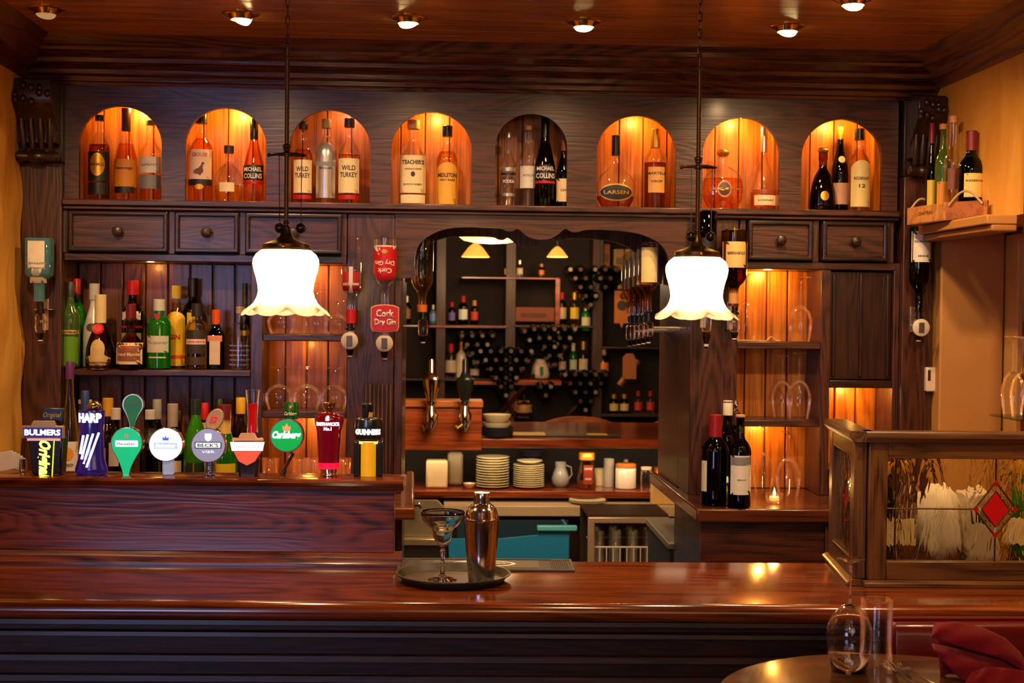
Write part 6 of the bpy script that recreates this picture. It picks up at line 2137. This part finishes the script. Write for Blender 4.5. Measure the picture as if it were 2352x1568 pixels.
# chair backs beyond the counter
CHW = wood('chair_wood', (96, 46, 18), (160, 86, 40), 'x', .8, .35, 8)
for i, (a, b, tpy, lb) in enumerate(((1216, 1442, 956, 'curved wooden chair back in the middle beyond the far counter'),
                                     (1098, 1190, 956, 'curved wooden chair back behind the white bowls'),
                                     (1478, 1600, 962, 'curved wooden chair back at the right beyond the far counter'))):
    Y = 4.75
    x0, x1 = wpx(a, 990, Y)[0], wpx(b, 990, Y)[0]
    zt_ = wpx((a + b) / 2, tpy, Y)[1]
    t = thing('dining_chair', lb, 'chair', ((x0 + x1) / 2, Y, 0), 'chairs beyond the far counter')
    hw = (x1 - x0) / 2
    n = 14
    up = [(-hw + 2 * hw * j / n, zt_ - .10 * (abs(-1 + 2 * j / n) ** 2.4)) for j in range(n + 1)]
    lo = [(x_ * .94, z_ - .085 + .02 * (1 - (x_ / hw) ** 2)) for x_, z_ in up][::-1]
    MB().prism(up + lo, -.015, .02).build('top_rail', CHW, t, .004)
    for sx in (-1, 1):
        MB().tube([(sx * hw * .86, 0, zt_ - .12), (sx * hw * .82, .03, .45), (sx * hw * .8, .06, 0)], .018, 8).build('leg', CHW, t)
    MB().box(-hw * .8, hw * .8, -.40, .03, .43, .46).build('seat', CHW, t, .01)
    for j in range(5):
        xx = (-.5 + j * .25) * hw
        MB().tube([(xx, .0, zt_ - .09), (xx, .02, .461)], .009, 6).build('spindle', CHW, t)
    for sx in (-1, 1):
        MB().tube([(sx * hw * .75, -.36, .429), (sx * hw * .75, -.38, 0)], .018, 8).build('leg', CHW, t)
# bowl lamp above the far counter
X, z_ = wpx(1128, 560, 2.9)
t = thing('bowl_lamp', 'glowing shallow white bowl lamp just under the hatch valance', 'lamp', (X, 2.9, z_))
rb_ = 74 * sc_(2.9)
MB().lathe([(0, 0), (rb_ * .5, .006), (rb_ * .85, .018), (rb_, .038), (rb_ * .6, .06), (rb_ * .15, .11), (.02, .13)], 40).build('bowl', flat((255, 226, 170), .4, emis=2.2, ecol=(255, 200, 120)), t, sharp=2)
MB().tube([(0, 0, .13), (0, 0, CEIL - z_)], .008, 8).build('stem', BRONZE, t)
light('bowl_lamp_light', 'POINT', (X, 2.9, z_ - .06), 10, (1, .68, .38), .10)
for px_, py, Y, r_, lb in ((1092, 590, 6.0, .11, 'cone-shaped glowing lamp below the bowl lamp, left of two'), (1280, 590, 6.3, .085, 'cone-shaped glowing lamp, right of two')):
    X, z_ = wpx(px_, py, Y)
    t = thing('cone_lamp', lb, 'lamp', (X, Y, z_), 'cone lamps in the far room')
    MB().lathe([(r_, 0), (r_ * .8, r_ * .28), (r_ * .5, r_ * .68), (r_ * .22, r_ * .92), (.012, r_ * .98)], 30, closed=False).build('cone_shade', flat((250, 170, 80), .5, emis=1.3, ecol=(255, 160, 60)), t, sharp=2)
    MB().ball((0, 0, r_ * .35), r_ * .3).build('bulb', flat((255, 240, 200), .4, emis=6, ecol=(255, 220, 150)), t)
    MB().tube([(0, 0, r_ * .98), (0, 0, CEIL - z_)], .006, 6).build('cord', BLACK, t)
    light('cone_lamp_light', 'POINT', (X, Y, z_ - .03), 7, (1, .62, .3), .05)
light('far_room_fill', 'AREA', (.7, 4.3, 2.55), 42, (1, .6, .3), 1.4, (.7, 6.9, 1.3))  # added unseen area light that brightens the racks and bottle ends
light('hatch_fill_light', 'AREA', (.40, 1.0, 2.12), 34, (1, .68, .36), .7, (.45, 2.2, .6))  # added light with no lamp behind it, brightens the service side
light('crockery_fill_strip', 'AREA', (.45, 2.945, .985), 4.5, (1, .74, .42), 2.2, (.45, 3.16, .80), sizey=.03)  # added strip, hidden by the counter edge, to brighten the crockery

# under-counter things in the passage
t = thing('teal_crate', 'teal plastic crate with a cut-down front on the floor stand behind the bar', 'crate', (wpx(1172, 1280, 2.3)[0], 2.3, 0))
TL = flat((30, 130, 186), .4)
o0 = t.location
q = [wpx(*p, 2.3) for p in ((1032, 1330), (1303, 1330), (1308, 1218), (1322, 1207), (1234, 1207), (1234, 1228), (1150, 1236), (1030, 1236))]
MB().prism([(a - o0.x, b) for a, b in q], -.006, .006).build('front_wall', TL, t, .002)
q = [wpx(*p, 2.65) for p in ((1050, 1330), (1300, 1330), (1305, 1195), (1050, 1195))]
MB().prism([(a - o0.x, b) for a, b in q], .35, .36).build('back_wall', flat((14, 52, 74), .5), t)  # inner wall in darker teal, imitating the shade inside the crate
x_, z_ = wpx(1306, 1215, 2.3)
MB().box(x_ - o0.x - .006, x_ - o0.x + .006, .007, .349, .3, z_).build('side_wall', TL, t)
x_, z_ = wpx(1034, 1215, 2.3)
MB().box(x_ - o0.x - .006, x_ - o0.x + .006, .007, .349, .3, z_ - .03).build('side_wall', TL, t)
a, b = wpx(1234, 1207, 2.27), wpx(1326, 1220, 2.27)
MB().box(a[0] - o0.x, b[0] - o0.x, -.03, .0, b[1], a[1]).build('rim', flat((90, 196, 216), .4), t, .006)
MB().box(-.3, .3, .0, .35, .0, .30).build('stand', BLACKM, t)
# glass washer with wire rack
t = thing('glass_washer', 'steel-framed glass washer with a wire rack of tumblers', 'dishwasher', (wpx(1440, 1280, 2.3)[0], 2.3, 0))
o0 = t.location
FR = flat((206, 180, 150), .35, .6)
a, b = wpx(1351, 1188, 2.3), wpx(1536, 1330, 2.3)
x0, x1, zt_, zb_ = a[0] - o0.x, b[0] - o0.x, a[1], b[1]
MB().prism([(x0, 0), (x0, zt_), (x1, zt_), (x1, 0)], 0, .03, [[(x0 + .035, .02), (x0 + .035, zt_ - .03), (x1 - .035, zt_ - .03), (x1 - .035, .02)]]).build('door_frame', FR, t, .004)
MB().box(x0 + .002, x1 - .002, .42, .44, 0, zt_ - .002).build('back_panel', flat((40, 28, 20), .5), t)
MB().box(x0, x1, .031, .44, zt_ + .0005, zt_ + .012).build('top_panel', flat((44, 28, 18), .6), t)  # dark colour stands in for the shaded opening of the washer
rk = MB()
ra, rb2 = wpx(1362, 1256, 2.34), wpx(1518, 1256, 2.34)
rx0_, rx1_, rz_ = ra[0] - o0.x, rb2[0] - o0.x, ra[1]
WIR = flat((226, 214, 196), .35)
MB().tube([(rx0_, .04, rz_), (rx1_, .04, rz_)], .005, 6).build('rack_rail', WIR, t)
MB().tube([(rx0_, .36, rz_), (rx1_, .36, rz_)], .005, 6).build('rack_rail', WIR, t)
for i in range(11):
    xx = rx0_ + (rx1_ - rx0_) * i / 10
    MB().tube([(xx, .04, rz_), (xx, .04, rz_ - .18)], .0032, 5).build('rack_wire', WIR, t)
MB().box(rx0_, rx1_, .04, .36, rz_ - .19, rz_ - .181).build('rack_base', WIR, t)
n_ = 0
gn = ['leftmost', 'second from the left', 'third from the left', 'fourth from the left']
for i in range(4):
    X_ = o0.x + rx0_ + .045 + i * (rx1_ - rx0_ - .09) / 3
    for j in range(2):
        tumbler('tumbler in the glass washer rack, ' + gn[i] + (', front row' if not j else ', back row'), (X_, 2.44 + j * .14, rz_ - .18), wpx(1400, 1205, 2.5)[1] - rz_ + .16, .034,
                'tumblers in the glass washer rack')
# grey drainer at right, sink panel at left
DG = flat((112, 106, 94), .4, .2)
t = thing('drainer', 'dark grey drainer worktop under the right side of the hatch', 'worktop', (0, 0, 0))
MB().prism([(.893, .215), (1.20, .215), (1.20, .86), (.905, .86)], .872, .90, plane='xy').build('drainer_top', DG, t, .006)
MB().prism([(.903, .225), (1.19, .225), (1.19, .85), (.915, .85)], .0, .8715, plane='xy').build('drainer_base', flat((30, 27, 24), .5), t)
t = thing('sink_unit', 'grey steel sink unit with splash panel under the left side of the hatch', 'sink', (wpx(975, 1200, 1.55)[0], 1.55, 0))
o0 = t.location
a, b = wpx(927, 1148, 1.55), wpx(1019, 1233, 1.55)
MB().prism([(a[0] - o0.x, b[1]), (b[0] - o0.x + .01, b[1]), (b[0] - o0.x, a[1] - .03), (b[0] - o0.x - .03, a[1]), (a[0] - o0.x, a[1])], 0, .02).build('splash_panel', flat((150, 136, 110), .35, .5), t, .003)
MB().box(a[0] - o0.x, b[0] - o0.x + .02, -.06, .1, b[1] - .03, b[1] - .0005).build('sink_rim', flat((190, 170, 136), .3, .7), t, .003)
MB().box(a[0] - o0.x + .01, b[0] - o0.x + .015, -.05, .1, 0, b[1] - .031).build('sink_base', flat((36, 28, 22), .5), t)
h_ = wpx(962, 1160, 1.52)
MB().tube([(h_[0] - o0.x - .04, -.03, h_[1] - .005), (h_[0] - o0.x, -.04, h_[1]), (h_[0] - o0.x + .012, -.045, h_[1] - .012)], .006, 8).build('tap_spout', CHROME, t)
MB().ball((h_[0] - o0.x, -.035, h_[1] + .004), .011).build('tap_handle', CHROME, t)
# speed rail bottles under the right sill
for i, (px_, py, Y, c_, cp_) in enumerate(((1562, 1160, .72, 'red', REDP), (1580, 1172, .52, 'clear', REDP), (1597, 1186, .34, 'clear', SILV))):
    bottle('small_bottle', px_, py, 24, Y, .9012, 'std', 'black' if c_ == 'red' else 'clear', None, 0, (cp_, .3, 1.5), [('rect', .8, .3, .35, LGRY)],
           'small bottle on the grey drainer, ' + ('farthest' if i == 0 else ('middle' if i == 1 else 'nearest')), group='small bottles on the drainer')

# ------------------------------------------------------------------ the far room: wine racks and shelves of bottles
FY = 6.75
RKW = wood('rack_wood', (28, 12, 6), (66, 32, 16), 'z', .8, .45, 8, coat=.1)
fr_ = thing('wine_rack_wall', 'dark wooden shelf wall with crossed wine racks in the far room', 'wine rack', (0, FY, 0))
OF = fr_.location


def fbx(name, mat, p0, p1, Y, dep):
    return bxp(name, mat, fr_, p0, p1, Y, dep, .004, OF)


fbx('back_panel', flat((28, 14, 7), .8), (880, 440), (1640, 1120), FY + .32, .02)
for a in (1012, 1172, 1372, 1552):
    fbx('upright', RKW, (a - 8, 440), (a + 8, 1110), FY + .0, .3)
for (a, b, y_, th, mt) in ((1082, 1290, 871, 14, ORANGEW), (1060, 1286, 635, 7, KW), (985, 1165, 746, 8, KW), (1180, 1365, 746, 7, RKW), (1380, 1545, 796, 6, RKW), (1380, 1545, 950, 8, RKW), (930, 1160, 868, 8, RKW)):  # lit shelf edges: their light is put into brighter, more orange wood
    fbx('shelf', mt, (a, y_), (b, y_ + th), FY - .02, .3)
fbx('shelf_end', KW, (1276, 640), (1286, 745), FY - .02, .04)
for (p, q_) in (((1125, 860), (1185, 960)), ((1300, 960), (1395, 860)), ((1290, 850), (1345, 960)), ((1150, 950), (1230, 860))):
    A_, B_ = wpx(*p, FY), wpx(*q_, FY)
    MB().tube([(A_[0], .0, A_[1]), (B_[0], .0, B_[1])], .02, 4).build('cross_slat', RKW, fr_)
A_, B_ = wpx(1422, 884, FY - .05), wpx(1466, 828, FY - .05)
MB().tube([(A_[0], -.05, A_[1]), (B_[0], -.05, B_[1])], .022, 4).build('pale_slat', flat((176, 116, 84), .5), fr_)
# window to the dusk
A_, B_ = wpx(1082, 700, 7.1), wpx(1142, 596, 7.1)
struct(MB().box(A_[0], B_[0], 7.08, 7.1, A_[1], B_[1]).build('window_1', flat((30, 40, 110), .3, emis=.16, ecol=(50, 70, 200)), smooth=False))
# bottle ends laid in the racks
s12 = sc_(FY)
lay = [(.040, .0), (.040, .17), (.036, .19), (.016, .215), (.014, .285), (.017, .286), (.017, .300), (0, .300)]
mb = MB().lathe(lay, 14).xf(Matrix.Rotation(PI / 2, 4, 'X'))
base = None
spots = []


ORD = ['first', 'second', 'third', 'fourth', 'fifth', 'sixth', 'seventh', 'eighth', 'ninth', 'tenth', 'eleventh', 'twelfth']
VN = ['lowest right', 'lowest left', 'middle', 'left edge', 'short middle', 'top small', 'top large', 'top right', 'low centre']
nv = [0]


def vee(x0, y0, rows, w0=1, up=True, dx=23, dy=20):
    for r_ in range(rows):
        n = w0 + r_
        for i in range(n):
            spots.append((x0 + (i - (n - 1) / 2) * dx, y0 + (-1 if up else 1) * r_ * dy,
                          'racked wine bottle, %s rack cluster, %s row up, %s from the left' % (VN[nv[0]], ORD[r_], ORD[i])))
    nv[0] += 1


vee(1340, 938, 5)
vee(1160, 905, 6)
vee(1270, 835, 5)
vee(1095, 830, 4)
vee(1225, 800, 3)
vee(1385, 660, 3, 1)
vee(1352, 700, 5)
vee(1440, 700, 3)
vee(1250, 905, 2)
random.seed(3)
seen = []
CAPS = [None] * 5
GLINT_FOIL = [flat(c, .4) for c in ((40, 14, 14), (120, 112, 96), (70, 14, 18), (26, 24, 20), (90, 70, 34))]  # foil tones stand in for the glints on the bottle ends
for (x_, y_, lb) in spots:
    if any(abs(x_ - a) < 17 and abs(y_ - b) < 15 for a, b in seen) or x_ > 1480:
        continue
    seen.append((x_, y_))
    X, Z_ = wpx(x_, y_, FY - .02)
    if base is None:
        o = mb.build('racked_bottle', flat((16, 20, 12), .12, coat=.6), None)
        base = o
    else:
        o = base.copy()
        COL.objects.link(o)
    o.location = (X, FY + .10, Z_)
    cp_ = MB().lathe([(0, .3005), (.0165, .3005), (.0175, .298), (.0175, .286)], 12, closed=False).xf(Matrix.Rotation(PI / 2, 4, 'X')) if CAPS[len(seen) % 5] is None else None
    if cp_:
        CAPS[len(seen) % 5] = cp_.build('capsule', GLINT_FOIL[len(seen) % 5], o)
    else:
        c_ = CAPS[len(seen) % 5].copy()
        COL.objects.link(c_)
        c_.parent = o
    tag(o, lb, 'wine bottle', 'wine bottles lying in the far racks')
# standing bottles on the far shelves: x, top, base row, width, glass, cap, label colour, description
FB = [(1036, 790, 868, 26, 'clear', REDP, (200, 190, 170), 'clear bottle with red cap on the lower left far shelf'),
      (1060, 785, 868, 24, 'white', GOLD, (230, 220, 190), 'white cone-topped bottle on the lower left far shelf'),
      (1090, 828, 868, 22, 'clear', SILV, (220, 200, 200), 'small pale bottle on the lower left far shelf'),
      (995, 700, 744, 18, 'blue', SILV, (120, 160, 230), 'bluish bottle at the left end of the upper far shelf'),
      (1038, 694, 744, 17, 'brown', REDP, (110, 100, 190), 'brown bottle with violet label on the upper far shelf'),
      (1064, 680, 744, 22, 'black', REDP, (230, 250, 250), 'dark bottle with bright pale label on the upper far shelf'),
      (1090, 690, 744, 18, 'brown', CORK, (200, 70, 60), 'brown bottle with red label on the upper far shelf'),
      (1291, 672, 744, 22, 'dgreen', REDP, (200, 170, 140), 'green bottle with red cap on the right far shelf'),
      (1320, 672, 744, 22, 'yellow', GOLD, (220, 190, 40), 'yellow bottle with gold cap on the right far shelf'),
      (1346, 700, 760, 22, 'tgreen', SILV, (210, 210, 170), 'green and white bottle on the right far shelf'),
      (1292, 795, 868, 18, 'clear', REDP, (206, 180, 160), 'slim bottle with red cap on the orange far shelf'),
      (1317, 788, 868, 18, 'tgreen', LWHT, (200, 210, 190), 'slim green bottle with white cap on the orange far shelf'),
      (1340, 784, 868, 22, 'yellow', GOLD, (210, 200, 160), 'yellowish bottle with gold cap on the orange far shelf'),
      (1386, 800, 868, 26, 'clear', CORK, (224, 130, 60), 'bottle with orange label right of the far uprights'),
      (1280, 745, 795, 20, 'white', LWHT, (255, 230, 170), 'pale glowing bottle in the middle of the far racks'),
      (1410, 905, 950, 22, 'dgreen', GOLD, (230, 200, 120), 'bottle with cream label low on the right far shelf, left one'),
      (1434, 905, 950, 22, 'dgreen', GOLD, (230, 200, 120), 'bottle with cream label low on the right far shelf, second one'),
      (1466, 898, 950, 20, 'clear', REDP, (200, 60, 50), 'bottle with red cap low on the right far shelf, third one'),
      (1494, 898, 950, 20, 'clear', REDP, (200, 60, 50), 'bottle with red cap low on the right far shelf, last one'),
      (1168, 600, 636, 20, 'clear', SILV, (230, 200, 140), 'pale bottle on the top far shelf beside the upright'),
      (1194, 598, 636, 16, 'clear', SILV, (200, 190, 150), 'slim clear bottle on the top far shelf'),
      (1244, 606, 636, 14, 'brown', CORK, (210, 110, 50), 'small orange bottle on the top far shelf'),
      (935, 680, 742, 18, 'brown', SILV, (150, 110, 70), 'dull brown bottle close to the left hatch jamb'),
      (1204, 905, 955, 40, 'brown', BLACK, (170, 130, 80), 'squat brown jar under the orange far shelf')]
for (x_, tp, bs_, wd, gl, cp_, lc, lb) in FB:
    Y = FY + .04
    z0 = wpx(x_, bs_, Y)[1]
    bottle('far_bottle', x_, tp, wd, Y, z0, 'wine' if wd < 30 else 'round', gl, None, 0, (cp_, .22, 1.2), [('rect', .9, .36, .35, flat(lc, .5))], lb,
           group='bottles standing on the far room shelves', seg=14)
X, z_ = wpx(1243, 869, FY)
t = thing('white_bag', 'small white paper bag with a red and green mark on the orange far shelf', 'bag', (X, FY + .05, z_))
MB().lathe([(.07, 0), (.08, .03), (.07, .10), (.045, .15), (.05, .16)], 14, wav=lambda r, z, a, j: (r * (1 + .1 * S(5 * a)), z)).build('bag', flat((224, 206, 186), .7), t, sharp=2)
MB().box(-.014, .014, -.094, -.0925, .03, .10).build('mark', flat((30, 110, 60), .5), t)
for (p0, p1, c, lb) in (((1411, 668), (1446, 742), (196, 112, 34), 'orange pointed wall plaque with a dark disc in the far room'), ((1430, 812), (1462, 870), (170, 96, 44), 'rounded orange-brown plaque low on the right in the far room')):
    A_, B_ = wpx(p0[0], p1[1], FY - .1), wpx(p1[0], p0[1], FY - .1)
    cx_ = (A_[0] + B_[0]) / 2
    t = thing('wall_plaque', lb, 'plaque', (cx_, FY - .1, A_[1]))
    w_, h_ = (B_[0] - A_[0]) / 2, B_[1] - A_[1]
    if c[0] == 196:
        MB().prism([(-w_, 0), (-w_ * .25, 0), (0, -.04), (w_ * .25, 0), (w_, 0), (w_, h_), (-w_, h_)], 0, .015).build('plaque', flat(c, .5), t)
        MB().lathe([(0, 0), (.042, 0), (.042, .006), (0, .006)], 26).xf(Matrix.Translation((0, -.001, h_ * .55)) @ Matrix.Rotation(PI / 2, 4, 'X')).build('dark_disc', flat((50, 44, 44), .4), t)
    else:
        MB().prism([(-w_, 0), (w_, 0), (w_, h_ * .7), (w_ * .5, h_), (-w_ * .5, h_), (-w_, h_ * .85)], 0, .015).build('plaque', flat(c, .5), t)
    MB().box(-.006, .006, .0155, .098, h_ * .4, h_ * .5).build('mount', DARK, t)
for (p0, p1, c, lb) in (((1380, 560), (1402, 618), (120, 62, 24), 'tall brown wine box on top of the racks, left one'), ((1410, 572), (1434, 622), (150, 118, 64), 'ochre wine box on top of the racks'),
                        ((1436, 572), (1464, 640), (176, 140, 90), 'pale wine box on top of the racks, right one'), ((1176, 706), (1274, 738), (120, 62, 30), 'long brown wooden box between the far uprights'),
                        ((1172, 900), (1188, 944), (170, 80, 30), 'narrow orange box under the orange far shelf'), ((1190, 920), (1216, 960), (140, 110, 66), 'pale framed card under the orange far shelf')):
    A_, B_ = wpx(p0[0], p1[1], FY + .02), wpx(p1[0], p0[1], FY + .02)
    t = thing('wine_box', lb, 'box', ((A_[0] + B_[0]) / 2, FY + .02, A_[1]), 'boxes in the far room')
    w_, h_ = (B_[0] - A_[0]) / 2, B_[1] - A_[1]
    MB().box(-w_, w_, 0, .12, 0, h_).build('box_body', flat(c, .6), t, .004)
    MB().box(-w_ * .6, w_ * .6, -.002, -.0003, h_ * .3, h_ * .6).build('print', flat(tuple(int(v * .7) for v in c), .6), t)
